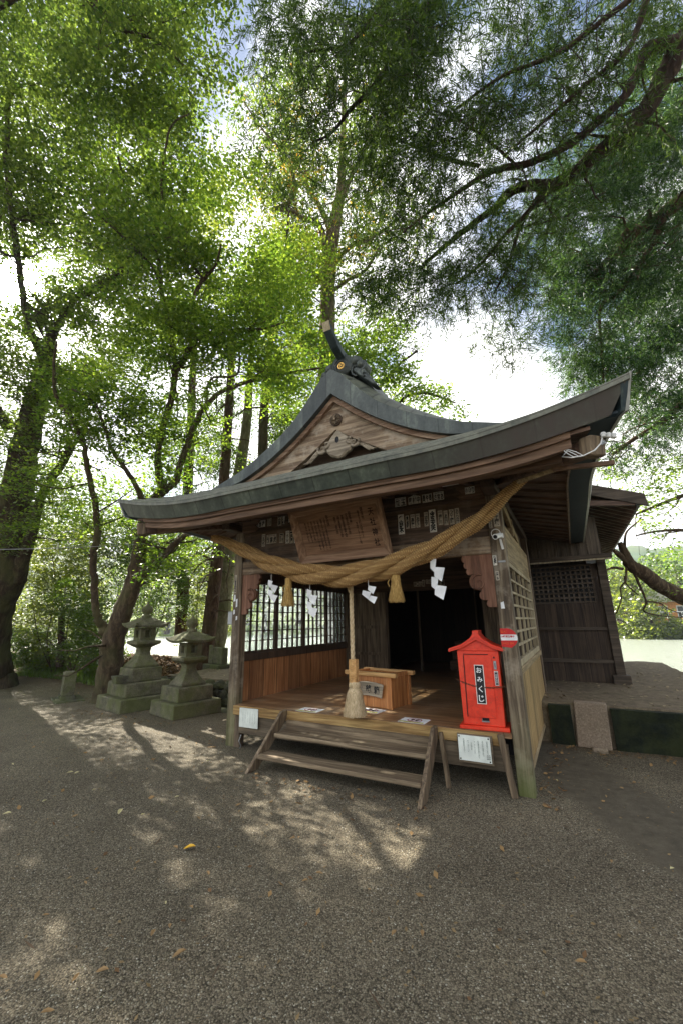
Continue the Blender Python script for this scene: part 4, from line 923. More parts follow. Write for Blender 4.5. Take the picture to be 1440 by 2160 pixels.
b_ = MB(); b_.tube([(3.676, -.138, 2.3755), (3.672, -.152, 2.372)], [.030, .030], 16); W(b_.build('bezel', WPLA), SC)
b_ = MB(); b_.tube([(3.673, -.150, 2.3725), (3.6715, -.156, 2.371)], .020, 16); W(b_.build('lens', BLK), SC)
b_ = MB(); b_.tube([(3.665+.045*math.cos(a), -.035, 2.43+.045*math.sin(a)) for a in np.linspace(0, 2*math.pi, 25)], .004, 6); W(b_.build('cable_loop', WPLA), SC)
b_ = MB(); b_.box(3.685, 3.735, -.03, -.002, 2.375, 2.43); W(b_.build('mount', WPLA, bevel=.006), SC)
b_ = MB(); b_.bar((3.70, -.012, 2.37), (3.715, -.012, 2.26), .022, .012, up=(0, 1, 0)); W(b_.build('cable_tail', WPLA), SC)
o = MB().box(3.655, 3.725, -.008, -.0005, 2.125, 2.145).build('metal_strap', GREYM, bevel=.003); tag(o, 'short grey metal strap nailed across the right pillar', 'strap')
FL = empty('fluorescent_lamp', (3.23, -.14, 3.06), label='white fluorescent tube fitting fixed under the eave right of the board', cat='lamp fitting')
W(MB().bar((3.10, -.14, 3.045), (3.40, -.14, 3.045), .05, .035).build('fitting', WPLA, bevel=.006), FL)
W(MB().tube([(3.11, -.145, 3.015), (3.39, -.145, 3.015)], .015, 12).build('tube', WHITE, smooth=True), FL)
W(MB().box(3.40, 3.43, -.15, -.12, 3.02, 3.06).build('end_cap', GREYM, bevel=.004), FL)

# ------------------------------------------------------------------ shimenawa
rp_ = [(-.16, 2.76), (.05, 2.70), (.307, 2.596), (.82, 2.335), (1.28, 2.175), (1.70, 2.085), (2.08, 2.068), (2.44, 2.11), (2.78, 2.19), (3.10, 2.30), (3.41, 2.44), (3.66, 2.60), (3.86, 2.765), (4.01, 2.885), (4.145, 2.975)]
SH = empty('sacred_rope', (2.0, -.3, 2.06), label='thick twisted straw rope sagging across the front of the hall', cat='sacred rope')
X_ = np.array([p[0] for p in rp_]); Z_ = np.array([p[1] for p in rp_]); sl_ = np.concatenate([[0], np.cumsum(np.hypot(np.diff(X_), np.diff(Z_)))]); TT = np.linspace(0, sl_[-1], 420)
Xs, Zs = np.interp(TT, sl_, X_), np.interp(TT, sl_, Z_)
for _ in range(2): 
    Xs = np.convolve(np.pad(Xs, 12, mode='reflect', reflect_type='odd'), np.ones(25)/25, 'same')[12:-12]; Zs = np.convolve(np.pad(Zs, 12, mode='reflect', reflect_type='odd'), np.ones(25)/25, 'same')[12:-12]
tn = TT/sl_[-1]; RT = .030+.108*np.sin(np.pi*np.clip(tn*.97+.015, 0, 1))**.85
RT = np.where(tn < .5, .045+(.134-.045)*np.sin(np.pi*tn)**.8, .028+(.134-.028)*np.sin(np.pi*tn)**.9)
def strand(ph, turns):
    P, rr = [], []
    for i in range(420):
        a = ph-turns*2*math.pi*tn[i]; j = min(i+1, 419); k_ = max(i-1, 0); d = Vector((Xs[j]-Xs[k_], 0, Zs[j]-Zs[k_])).normalized(); nrm = Vector((-d.z, 0, d.x))
        off = RT[i]*.52
        p = Vector((Xs[i], -.31, Zs[i]))+nrm*(off*math.cos(a))+Vector((0, -1, 0))*(off*math.sin(a)); P.append(p); rr.append(RT[i]*.50*(1+.02*math.sin(i*2.1)))
    return P, rr
allst = []
for q in range(3):
    P, rr = strand(q*2*math.pi/3+.6, 2.6); allst.append((P, rr))
    W(MB().tube(P, rr, 18).build('strand', STRAWD, smooth=True), SH)
# fine winding straw cords around every strand (surface relief)
wd = MB()
for P, rr in allst:
    tot = 0; pts = []; 
    for i in range(2, 418):
        d = (P[i+1]-P[i-1]).normalized(); a = d.cross(Vector((0, 0, 1))).normalized(); b2 = d.cross(a)
        for f in range(3):
            th = 2*math.pi*(i*3+f)*.17; base = P[i]+(P[i+1]-P[i])*(f/3)
            pts.append(base+(a*math.cos(th)+b2*math.sin(th))*(rr[i]+.0015))
    wd.tube(pts, .0062, 4, cap=False)
W(wd.build('winding_cord', STRAW), SH)
fz = []
for _ in range(3200):
    q = rnd.randrange(3); i = rnd.randrange(10, 410); P, rr = allst[q]; d = (P[i+1]-P[i-1]).normalized()
    th = rnd.uniform(0, 6.28); a = d.cross(Vector((0, 0, 1))).normalized(); b2 = d.cross(a); nr = a*math.cos(th)+b2*math.sin(th)
    s0 = P[i]+nr*rr[i]; e = s0+nr*rnd.uniform(.006, .03)+d*rnd.uniform(-.05, .05)+Vector((0, 0, -.006)); sd = d.cross(nr)*.0013
    fz.append([s0-sd, s0+sd, e])
quads('straw_fuzz', [[tuple(v) for v in f] for f in fz], STRAW, None, 3); W(bpy.data.objects['straw_fuzz'], SH)
for (x, z, r_) in ((.0, 2.715, .05), (4.06, 2.915, .045)):
    o = MB(); o.tube([(x+.01*math.sin(a*3), -.31+r_*math.cos(a), z+r_*math.sin(a)) for a in np.linspace(0, 12.5, 50)], .006, 5); W(o.build('tie_cord', STRAWT), SH)

def tassel(x, ztop, zbot, wtop, wbot, y, label):
    r_ = empty('straw_tassel', (x, y, zbot), label=label, cat='tassel', group='straw tassels hanging from the sacred rope')
    H = ztop-zbot
    core = MB().lathe([(.001, ztop), (wtop*.8, ztop-.005), (wtop, ztop-.03), (wtop*.92, ztop-H*.27), (wtop*.85, ztop-H*.33), (wtop*1.0, ztop-H*.45), (wbot*.82, zbot+H*.2), (wbot*.9, zbot+.01), (.001, zbot+.012)], x, y, 18)
    W(core.build('bundle', STRAWT, smooth=True), r_)
    st = []
    for _ in range(420):
        a = rnd.uniform(0, 6.283); f = rnd.uniform(.9, 1.06); ca, sa = math.cos(a), math.sin(a); prof = [(wtop*.95, ztop-.01), (wtop*.95, ztop-H*.30), (wtop*1.05, ztop-H*.45), (wbot*rnd.uniform(.85, 1.08), zbot+rnd.uniform(-.01, .02))]
        ln = [Vector((x+ca*r0*f+sa*.0, y+sa*r0*f, z0)) for r0, z0 in prof]; tn_ = Vector((-sa, ca, 0))*.0022
        for i in range(3): st.append([tuple(ln[i]-tn_), tuple(ln[i]+tn_), tuple(ln[i+1]+tn_), tuple(ln[i+1]-tn_)])
    W(quads('straw', st, STRAWT), r_)
    tc_ = MB(); tc_.tube([(x+(wtop*.9+.004)*math.cos(a), y+(wtop*.9+.004)*math.sin(a), ztop-H*.31+.003*a/3) for a in np.linspace(0, 19, 70)], .0045, 5)
    tc_.tube([(x-wtop*.9, y, ztop-H*.3), (x-wtop*1.5, y-.01, ztop-H*.27), (x-wtop*1.9, y-.01, ztop-H*.38), (x-wtop*1.6, y, ztop-H*.5)], .007, 5)
    W(tc_.build('binding', STRAWT), r_)
    W(MB().tube([(x, y, ztop-.01), (x-.005, y, ztop+.09)], .006, 5).build('hanger', STRAWT), r_)
tassel(1.205, 2.10, 1.755, .042, .085, -.31, 'straw tassel hanging before the lattice windows, darker of the two')
tassel(2.63, 2.085, 1.752, .048, .088, -.31, 'straw tassel hanging before the dark doorway, brighter of the two')

def shide(x, ztop, zbot, y, label, flip=1, ang=0., n_=4, wdt=.10):
    r_ = empty('paper_streamer', (x, y, zbot), label=label, cat='paper streamer', group='white zigzag paper streamers hanging from the rope')
    m = MB(); H = ztop-zbot-.05; st = H/(n_-.2)
    ca, sa = math.cos(ang), math.sin(ang); z = ztop-.05; xx = -.03
    for q in range(n_):
        w_ = wdt*(.8+.12*q*.6); dx = flip*(.035 if q % 2 else -.030); tw = .35*(1 if q % 2 else -1)+ang
        cc_, s2 = math.cos(tw), math.sin(tw)
        P4 = [(-w_*.35+dx, z), (w_*.35+dx+.035, z-.03+.02*rnd.random()), (w_*.28+dx+.0, z-st*1.15-.03), (-w_*.45+dx, z-st*1.1+.02)]
        f = [(x+a*cc_, y+a*s2*.8+.004*q*(-1)**q, b_) for a, b_ in P4]
        m.add(f+[(a, b_+.0012, c) for a, b_, c in f], [(0, 1, 2, 3), (7, 6, 5, 4), (0, 4, 5, 1), (1, 5, 6, 2), (2, 6, 7, 3), (3, 7, 4, 0)]); z -= st*.86
    W(m.build('folded_paper', WHITE), r_)
    W(MB().bar((x, y, ztop-.06), (x, y, ztop+.02), .012, .002).build('paper_stem', WHITE), r_)
shide(.935, 2.145, 1.83, -.31, 'white zigzag paper streamer before the first window bay', 1, .2, 4, .085)
shide(1.525, 2.00, 1.63, -.31, 'longest white zigzag paper streamer, right of the darker tassel', 1, -.1, 4, .105)
shide(2.30, 1.995, 1.775, -.31, 'short white paper streamer just right of the bell rope', -1, .3, 3, .11)
shide(3.065, 2.235, 1.775, -.31, 'white paper streamer hanging highest before the dark doorway', 1, -.3, 4, .115)

# bell rope with wooden sleeve and hemp tassel
BR = empty('bell_rope', (1.985, -.1, .55), label='pale twisted bell rope ending in a wooden sleeve and hemp tassel', cat='bell rope')
for q in range(3):
    P = [(1.975+.0105*math.cos(t_*34+q*2.094), -.10+.0105*math.sin(t_*34+q*2.094), 1.135+t_*.98) for t_ in np.linspace(0, 1, 240)]
    W(MB().tube(P, .0165, 8).build('rope_strand', HEMP, smooth=True), BR)
W(MB().tube([(1.93, -.08, 2.02), (1.935, -.085, 1.93), (1.95, -.09, 1.90)], .017, 8).build('rope_end', HEMP, smooth=True), BR)
sv = []
for z, r_ in ((1.14, .058), (.885, .058)): sv.append([(1.985+r_*math.cos(a), -.10+r_*math.sin(a), z) for a in np.linspace(.4, .4+2*math.pi, 7)[:-1]])
W(MB().loft(sv).build('wooden_sleeve', W_BOXL, bevel=.004), BR)
W(MB().lathe([(.001, .90), (.05, .90), (.062, .885), (.064, .865), (.056, .845), (.075, .80), (.085, .74), (.10, .62), (.112, .56), (.001, .555)], 1.99, -.10, 22).build('tassel_core', HEMP, smooth=True), BR)
st = []
for _ in range(1500):
    a = rnd.uniform(0, 6.283); ca, sa = math.cos(a), math.sin(a); f = rnd.uniform(.93, 1.05); e = rnd.uniform(.9, 1.14); wb = rnd.uniform(-.012, .012)
    ln = [Vector((1.99+ca*r0*f+wb*(i/3), -.10+sa*r0*f+wb*(i/4), z0)) for i, (r0, z0) in enumerate(((.055, .845), (.080, .78), (.095, .68), (.112*e, .545+rnd.uniform(0, .03))))]; tv_ = Vector((-sa, ca, 0))*.0018
    for i in range(3): st.append([tuple(ln[i]-tv_), tuple(ln[i]+tv_), tuple(ln[i+1]+tv_), tuple(ln[i+1]-tv_)])
W(quads('tassel_fibres', st, HEMP), BR)
o = MB(); o.tube([(1.99+.060*math.cos(a), -.10+.060*math.sin(a), .875-.0012*a) for a in np.linspace(0, 25, 120)], .006, 6); W(o.build('tassel_binding', HEMP, smooth=True), BR)

# ------------------------------------------------------------------ offertory box
OB = empty('offertory_box', (1.90, .80, HF), R(-13), label='orange wood offertory box with slatted top behind the bell rope', cat='offertory box')
def ob(bm, name, mat, **k): o_ = bm.build(name, mat, OB, **k); return o_
bx = .31; by = .20; bz = .36
ob(MB().box(-bx, bx, -by, by, 0, bz), 'body', W_BOX, bevel=.004)
for sx in (-1, 1):
    for sy in (-1, 1): ob(MB().box(sx*bx-.03, sx*bx+.03, sy*by-.025, sy*by+.025, 0, bz+.002), 'corner_post', W_BOX, bevel=.004)
for sy in (-1, 1): ob(MB().box(-bx-.10, bx+.10, sy*by-.03, sy*by+.03, bz+.003, bz+.055), 'top_rail', W_BOXL, bevel=.004)
for sx in (-1, 1): ob(MB().box(sx*bx-.02, sx*bx+.02, -by+.03, by-.03, bz+.003, bz+.05), 'end_rail', W_BOX, bevel=.004)
for q in range(11): x = -.255+q*.051; ob(MB().prism([(x-.016, bz+.01), (x, bz+.03), (x+.016, bz+.01), (x, bz-.005)], lambda a, b_, t: (a, t, b_), -by+.03, by-.03), 'slat', W_BOX)
fan = [(-.22, .09), (-.215, .10)]+[(x, .285-.35*(x*x)) for x in np.linspace(-.24, .24, 11)]+[(.21, .09)]+[(x, .105-.35*(x*x)) for x in np.linspace(.19, -.19, 9)]
fan = [(x, .30-.45*x*x) for x in np.linspace(-.235, .235, 13)]+[(x, .135-.45*x*x) for x in np.linspace(.20, -.20, 11)]
FS = ob(MB().prism(fan, lambda a, b_, t: (a, t, b_), -by-.045, -by-.027), 'fan_plaque', W_CARV, bevel=.004)
for ch, x in (('賽', -.13), ('銭', .0), ('箱', .13)):
    me_o = text('lettering', ch, .088, .095, (x, -by-.0475, .215-.42*x*x), XA, ZA, INK, None, False, .03); me_o.parent = OB

# ------------------------------------------------------------------ red fortune slip box
RB = empty('fortune_slip_box', (3.34, .12, HF), R(4), label='red lacquered fortune slip box with little gabled roof on the deck', cat='fortune box')
def rb(bm, name, mat, parent=RB, **k): return bm.build(name, mat, parent, **k)
rb(MB().box(-.235, .235, -.13, .16, .0, .035), 'base', REDP, bevel=.006)
rb(MB().prism([(-.195, .036), (.195, .036), (.205, .735), (-.205, .735)], lambda a, b_, t: (a, t, b_), -.10, .14), 'body', REDP, bevel=.006)
rf = [(-.285, .755), (-.15, .80), (-.06, .86), (-.03, .90), (-.03, .935), (.03, .935), (.03, .90), (.06, .86), (.15, .80), (.285, .755), (.285, .72), (.16, .755), (.0, .84), (-.16, .755), (-.285, .72)]
rb(MB().prism(rf, lambda a, b_, t: (a, t, b_), -.135, .17), 'roof', REDP, bevel=.004)
rb(MB().prism([(-.20, .736), (.20, .736), (.15, .765), (.0, .84), (-.15, .765)], lambda a, b_, t: (a, t, b_), -.105, .14), 'gable', REDP)
rb(MB().prism([(-.27, .748), (-.15, .79), (-.05, .855), (0, .885), (.05, .855), (.15, .79), (.27, .748), (.27, .742), (.15, .782), (.05, .845), (0, .872), (-.05, .845), (-.15, .782), (-.27, .742)], lambda a, b_, t: (a, t, b_), -.142, -.135), 'roof_moulding', REDP)
DR = rb(MB().prism([(-.14, .11), (.125, .11), (.13, .69), (-.135, .69)], lambda a, b_, t: (a, t, b_), -.108, -.101), 'door', REDP, bevel=.002)
for ln in (((-.150, .11), (-.143, .69)), ((-.143, .70), (.10, .70))):
    rb(MB().bar((ln[0][0], -.1015, ln[0][1]), (ln[1][0], -.1015, ln[1][1]), .007, .007), 'door_gap', BLK)
LB = rb(MB().box(-.045, .045, -.1125, -.109, .235, .60), 'label_plate', plain('label_white', (.8, .75, .7), .5))
rb(MB().box(-.038, .038, -.1145, -.1127, .242, .593), 'label_panel', INK, LB)
for i, ch in enumerate('おみくじ'):
    t_ = text('lettering', ch, .052, .062, (.0, -.1165, .55-.088*i), XA, ZA, WHITE, None, False, .02, keep=True); t_.parent = LB
rb(MB().box(.145, .172, -.109, -.1005, .56, .64), 'coin_plate', GREYM, bevel=.002); rb(MB().box(.156, .160, -.1105, -.109, .58, .62), 'coin_slot', BLK)
cn_ = rb(MB().box(.143, .178, -.108, -.101, .41, .545), 'coin_label', plain('coin_white', (.75, .72, .68), .5)); rb(MB().box(.148, .173, -.1095, -.1081, .416, .539), 'coin_label_face', INK, cn_)
t_ = text('lettering', '一回百円', .016, .11, (.1605, -.111, .478), XA, ZA, WHITE, None, True, .0); t_.parent = cn_
rb(MB().prism([(-.018, 0), (.018, 0), (0, .02)], lambda a, b_, t: (.155+a*.7, t, .665+b_), -.1025, -.1005), 'arrow_mark', BLK)
rb(MB().box(-.012, .052, -.104, -.1005, .085, .150), 'slip_opening', BLK)
rb(MB().box(-.016, .056, -.128, -.101, .076, .084).box(-.016, -.011, -.12, -.101, .084, .10), 'slip_tray', GREYM, bevel=.001)
CH = empty('chain', (3.34, .0, HF+.42), label='thin rusty chain strapped across the red fortune box', cat='chain')
ck = MB(); RUST = plain('rusty_chain', lin((110, 84, 66)), .6, .5)
P_ = [(3.10, .04, HF+.455), (3.12, .006, HF+.45), (3.20, .002, HF+.42), (3.28, .004, HF+.40), (3.36, .008, HF+.39), (3.46, .012, HF+.39), (3.55, .018, HF+.40), (3.60, .03, HF+.41)]
tt = 0
for i in range(len(P_)-1):
    a, b2 = Vector(P_[i]), Vector(P_[i+1]); nl = max(1, int((b2-a).length/.016))
    for q in range(nl):
        c_ = a+(b2-a)*((q+.5)/nl); d = (b2-a).normalized(); u = Vector((0, 0, 1)) if tt % 2 else Vector((0, 1, 0)); tt += 1
        ck.tube([c_+d*(.011*math.cos(t_))+u*(.006*math.sin(t_)) for t_ in np.linspace(0, 2*math.pi, 9)], .0022, 4, cap=False)
W(ck.build('chain_links', RUST), CH)

# ------------------------------------------------------------------ notices and floor signs
NW = empty('notice_plate', (3.26, -.06, .26), R(0), label='white metal notice with faint writing screwed below the red box', cat='notice')
W(MB().box(3.095, 3.425, -.085, -.065, .235, .485).build('backing_board', W_BEAM, bevel=.003), NW)
W(MB().box(3.105, 3.405, -.090, -.0855, .255, .475).build('plate', PLATE), NW)
for x in (3.118, 3.392):
    for z in (.268, .462): W(MB().tube([(x, -.095, z), (x, -.09, z)], .007, 8).build('screw', BLK), NW)
FA = plain('faded_ink', lin((120, 130, 122)), .6)
for i, (s_, x, zt, h_) in enumerate((('御神籤のご案内', 3.375, .44, .11), ('天社神社', 3.335, .44, .13), ('金壱百円也', 3.295, .44, .15), ('ここに入れ', 3.26, .45, .13), ('お納め', 3.23, .42, .07), ('下さい', 3.20, .43, .10), ('社務所まで', 3.16, .45, .13))):
    text('lettering', s_, .014, h_, (x, -.0915, zt-h_/2), XA, ZA, FA, NW, True)
W(MB().box(3.362, 3.398, -.0912, -.0905, .285, .291).build('seal_rule', FA), NW); text('lettering', '大社\n社印', .035, .035, (3.38, -.0915, .31), XA, ZA, INK, NW)
NL = empty('notice_plate', (.43, -.06, .26), label='worn blank white notice plate below the deck edge by the left pillar', cat='notice')
W(MB().box(.275, .585, -.060, -.050, .265, .495).build('plate', PLATE, bevel=.008), NL)
for i, x in enumerate((.54, .50, .46, .42, .38, .34)): text('lettering', ('火気厳禁注意', 'この付近での', '焚火喫煙等を', '禁止します', '天社神社', '氏子総代')[i], .012, .13, (x, -.0605, .385), XA, ZA, plain('faint_ink', lin((168, 176, 168)), .6), NL, True)
W(MB().tube([(.30, -.03, .17), (.28, -.05, .1), (.30, -.03, .04), (.27, -.02, .0)], .006, 6).build('wire', GREYM), NL)
YEL = plain('print_yellow', lin((206, 200, 70)), .5); PRR = plain('print_crimson', lin((150, 30, 50)), .5)
def floorsign(c, rz, label):
    r_ = empty('floor_sign', (*c, HF+.001), R(rz), label=label, cat='floor sign', group='no shoes signs on the deck')
    MB().box(-.15, .15, -.105, .105, .0, .002).build('sheet', WHITE, r_)
    MB().box(-.14, .13, -.098, -.062, .0022, .003).build('yellow_band', YEL, r_)
    MB().loft([[(ra*math.cos(a), .012+ra*.85*math.sin(a), z) for a in np.linspace(0, 2*math.pi, 33)[:-1]] for ra, z in ((.082, .0022), (.082, .0035), (.071, .0035), (.071, .0022))], cap=False).build('ring', PRR, r_)
    for sx in (-1, 1):
        m = MB(); m.loft([[(sx*.026+.020*math.cos(a), .030+.026*math.sin(a), z) for a in np.linspace(0, 2*math.pi, 17)[:-1]] for z in (.0022, .0032)])
        m.loft([[(sx*.026+.015*math.cos(a), -.012+.014*math.sin(a), z) for a in np.linspace(0, 2*math.pi, 17)[:-1]] for z in (.0022, .0032)]); m.build('shoe_mark', INK, r_)
    t_ = text('lettering', '土足厳禁', .2, .02, (0, -.08, .0036), (1, 0, 0), (0, 1, 0), INK, None, False, .02); t_.parent = r_
    MB().bar((-.055, -.045, .0038), (.055, .068, .0038), .010, .001).build('bar', PRR, r_)
    return r_
floorsign((1.27, .10), 0, 'no shoes sign lying at the deck edge left of the bell rope')
floorsign((2.60, .10), -2, 'no shoes sign lying above the right end of the steps')
floorsign((1.96, .38), -6, 'no shoes sign half hidden behind the hemp tassel')

# ------------------------------------------------------------------ odds under the eaves
IN = empty('insulator_rack', (4.66, -1.0, 2.90), label='white porcelain insulators on a bracket under the raised eave corner', cat='insulators')
for q in range(3):
    x = 4.655+q*.036; y = -1.02+q*.03
    W(MB().tube([(x, y, 2.885), (x, y, 2.89), (x, y, 2.90), (x, y, 2.91), (x, y, 2.925), (x, y, 2.93)], [.012, .022, .014, .022, .016, .004], 14).build('insulator', WPLA, smooth=True), IN)
W(MB().bar((4.57, -.97, 2.83), (4.66, -1.0, 2.86), .012, .035).build('bracket', GREYM, bevel=.002), IN)
W(MB().tube([(4.65, -1.02, 2.90), (4.63, -1.03, 2.84), (4.58, -1.05, 2.785), (4.50, -1.04, 2.76), (4.42, -1.03, 2.765), (4.36, -1.02, 2.79), (4.40, -1.02, 2.83)], .0055, 6).build('cable', WPLA, smooth=True), IN)
for q in range(3): W(MB().tube([(4.50-.03*q, -1.03, 2.765), (4.46-.03*q, -1.04, 2.80), (4.42-.02*q, -1.03, 2.83), (4.38, -1.0, 2.86)], .003, 5).build('cable_strand', WPLA), IN)
o = MB().bar((4.28, -.72, 2.80), (4.74, -.60, 2.805), .035, .04).build('timber_rod', W_RED, bevel=.004); tag(o, 'loose square timber rod poking out beneath the raised eave corner', 'timber rod')
o = MB().bar((3.98, -.60, 2.77), (4.30, -.70, 2.80), .03, .035).build('timber_rod', W_TANX, bevel=.004); tag(o, 'short pale timber rod next to the upper end of the rope', 'timber rod')
UB = empty('meter_box', (-.19, .1, 1.60), label='small grey plastic box on the outer side of the left pillar', cat='meter box')
W(MB().box(-.14, -.045, .06, .14, 1.54, 1.73).build('case', GREYM, bevel=.01), UB)
W(MB().bar((-.045, .1, 1.62), (-.0, .1, 1.62), .03, .03).build('bracket', GREYM), UB)
W(MB().tube([(-.06, .1, 1.54), (-.05, .1, 1.2), (-.03, .09, .6), (-.04, .09, .1)], .008, 6).build('conduit', GREYM), UB)
o = MB(); o.tube([tuple(A(u, v, d)) for u, v, d in ((-60, 1160, 7.5), (60, 1158, 7.8), (200, 1153, 8.2), (300, 1147, 8.6), (390, 1140, 9.0))], .006, 5)
o = o.build('overhead_wire', GREYM); tag(o, 'thin pale wire strung between the trees and the hall eave', 'wire')

# ------------------------------------------------------------------ stone lanterns, marker, monument, rock wall
def sq(hw, z, rot=0): return [(hw*sx, hw*sy, z) for sx, sy in ((-1, -1), (1, -1), (1, 1), (-1, 1))]
def lantern(loc, rz, label, tiers, sc, lower):
    L_ = empty('stone_lantern', loc, rz, label=label, cat='stone lantern', group='stone lanterns left of the hall')
    z = 0
    for (hw, h_) in tiers: MB().loft([sq(hw, z), sq(hw*.985, z+h_-.02), sq(hw*.96, z+h_)]).build('base_tier', STONE, L_, bevel=.012); z += h_+.001
    b0 = z
    prof = [(.30, 0), (.30, .05), (.265, .09), (.20, .18), (.145, .28), (.125, .36), (.13, .42), (.15, .46)]
    MB().loft([sq(hw*sc, b0+zz*sc) for hw, zz in prof]).build('shaft', STONE, L_, bevel=.01); z = b0+.461*sc
    MB().loft([sq(hw*sc, z+zz*sc) for hw, zz in ((.16, 0), (.26, .06), (.30, .085), (.30, .15), (.22, .165))]).build('platform', STONE, L_, bevel=.01); z += .166*sc
    fbx = MB(); hw = .19*sc; hh = .30*sc
    for sx in (-1, 1):
        for sy in (-1, 1): fbx.box(sx*hw-(.115*sc if sx > 0 else 0), sx*hw+(.115*sc if sx < 0 else 0), sy*hw-(.115*sc if sy > 0 else 0), sy*hw+(.115*sc if sy < 0 else 0), z+.07*sc, z+hh-.06*sc)
    fbx.box(-hw, hw, -hw, hw, z, z+.069*sc).box(-hw, hw, -hw, hw, z+hh-.059*sc, z+hh)
    fbx.build('firebox', STONE, L_); z += hh+.001
    def rring(hw_, z_, lf):
        r_ = []
        for (ax, ay), (bx_, by_) in (((-1, -1), (1, -1)), ((1, -1), (1, 1)), ((1, 1), (-1, 1)), ((-1, 1), (-1, -1))):
            for q in range(8):
                f = q/8; c = abs(2*f-1)**3; r_.append(((ax+(bx_-ax)*f)*hw_*(1+.06*c), (ay+(by_-ay)*f)*hw_*(1+.06*c), z_+lf*c))
        return r_
    MB().loft([rring(.20*sc, z+.02, 0), rring(.385*sc, z+.0, .07*sc), rring(.40*sc, z+.055*sc, .075*sc), rring(.33*sc, z+.10*sc, .02), rring(.25*sc, z+.17*sc, 0), rring(.12*sc, z+.245*sc, 0), rring(.09*sc, z+.25*sc, 0)]).build('roof', STONE, L_); z += .251*sc
    MB().lathe([(.001, z-.01), (.11*sc, z-.01), (.115*sc, z+.04*sc), (.075*sc, z+.07*sc), (.08*sc, z+.10*sc), (.13*sc, z+.14*sc), (.14*sc, z+.20*sc), (.12*sc, z+.26*sc), (.06*sc, z+.30*sc), (.03*sc, z+.34*sc), (.001, z+.40*sc)]).build('jewel_finial', STONE, L_, smooth=True)
    return L_
L1 = lantern((-3.58, 1.26, 0), R(-12), 'taller mossy stone lantern on three square tiers beside the forked tree', [(.57, .24), (.44, .25), (.30, .25)], .82, 0)
L2 = lantern((-2.16, 1.22, 0), R(-14), 'shorter dark stone lantern with round top nearer the hall', [(.46, .24), (.34, .24)], .80, 0)
SP = empty('stone_basin', (-3.30, .60, .495), R(-12), label='small dark square stone cup resting on the taller lantern base', cat='stone cup')
SP.location = (-3.40, .70, .50)
MB().loft([sq(.09, 0), sq(.115, .10), sq(.12, .14), sq(.085, .141), sq(.06, .09)]).build('cup', STONEB, SP, bevel=.006)
MK = empty('stone_marker', (-5.75, 1.08, 0), R(-22), label='small upright grey stone block on two feet left of the forked tree', cat='stone marker')
MB().loft([[(x, y, z) for x, y in ((-.20, -.11), (.20, -.12), (.21, .11), (-.19, .12))] for z in (.10, .56)]+[[(x*.93, y*.9, .585) for x, y in ((-.20, -.11), (.20, -.12), (.21, .11), (-.19, .12))]]).build('block', STONE, MK, bevel=.012)
for sx in (-1, 1): MB().box(sx*.16-.09, sx*.16+.09, -.14, .14, 0, .10).build('foot', STONEB, MK, bevel=.012)
MB().box(-.45, .42, -.25, .3, -.04, .025).build('flat_stone', STONEB, MK, bevel=.015)
MN = empty('stone_monument', (-3.9, 3.7, .47), R(-15), label='low pair of stone tablets on the terrace left of the hall', cat='stone monument')
MB().box(-.38, .40, -.22, .22, -.1, .10).build('plinth', STONEB, MN, bevel=.015); MB().box(-.26, .32, -.09, .09, .10, .50).build('tablet', STONE, MN, bevel=.02); MB().box(-.30, -.10, -.11, -.091, .10, .56).build('side_tablet', STONE, MN, bevel=.02)
# mossy rock wall edging the terrace, one thing made of fitted stones
RWL = empty('rock_wall', (-2.6, 1.95, 0), label='mossy dry stone wall edging the raised terrace behind the lanterns', cat='stone wall')
m = MB(); rk = random.Random(3)
for row in range(3):
    x = -3.95+rk.uniform(0, .15)
    while x < .2:
        w_ = rk.uniform(.16, .34); h_ = rk.uniform(.15, .19); zc = .07+row*.155; yc = 1.97+rk.uniform(-.05, .03)
        bmx = bmesh.new(); bmesh.ops.create_icosphere(bmx, subdivisions=2, radius=1)
        vs_ = [(x+w_/2+v.co.x*w_*.52*(1+.12*math.sin(7*v.co.y+x*9)), yc+v.co.y*.13*(1+.2*math.sin(5*v.co.x+x)), zc+v.co.z*h_*.58*(1+.14*math.sin(6*v.co.x+x*5))) for v in bmx.verts]
        m.add(vs_, [tuple(v.index for v in f.verts) for f in bmx.faces]); bmx.free(); x += w_*.97
W(m.build('stones', STONEB, None), RWL)
o = MB().box(-2.75, .0, 1.55, 1.72, -.02, .05).build('kerb_stone', STONEB, bevel=.02); tag(o, 'long low mossy kerb stone on the ground beside the shorter lantern', 'kerb stone')

# ------------------------------------------------------------------ trees
BK_MAPLE = bark('maple_bark', (74, 63, 50), (114, 100, 80), .3); BK_OLD = bark('old_bark', (62, 54, 44), (98, 88, 70), .4)
BK_CED = bark('cedar_bark', (76, 58, 46), (114, 92, 74), .2); BK_DARK = bark('dark_bark', (58, 46, 40), (92, 76, 64), .15)
LF_MAPLE = leafmat('maple_leaf', (.032, .062, .014), (.075, .12, .022), (.10, .23, .022), (.43, .58, .05), .58)
LF_BROAD = leafmat('broad_leaf', (.028, .050, .015), (.07, .10, .026), (.06, .13, .018), (.30, .40, .05), .55)
LF_CED = leafmat('cedar_leaf', (.009, .022, .008), (.032, .060, .016), (.03, .08, .012), (.22, .34, .04), .38, .10)
LF_BLUE = leafmat('blue_conifer_leaf', (.008, .026, .014), (.034, .070, .032), (.02, .08, .022), (.20, .34, .06), .38, .10)
LF_WARM = leafmat('turning_leaf', (.06, .085, .02), (.20, .12, .02), (.22, .34, .04), (.75, .40, .05), .55)
LF_SUN = leafmat('sunny_leaf', (.06, .09, .016), (.12, .16, .026), (.20, .30, .025), (.52, .58, .06), .5)
LF_FAR = leafmat('far_leaf', (.10, .15, .02), (.19, .23, .04), (.24, .34, .04), (.42, .48, .07), .4)
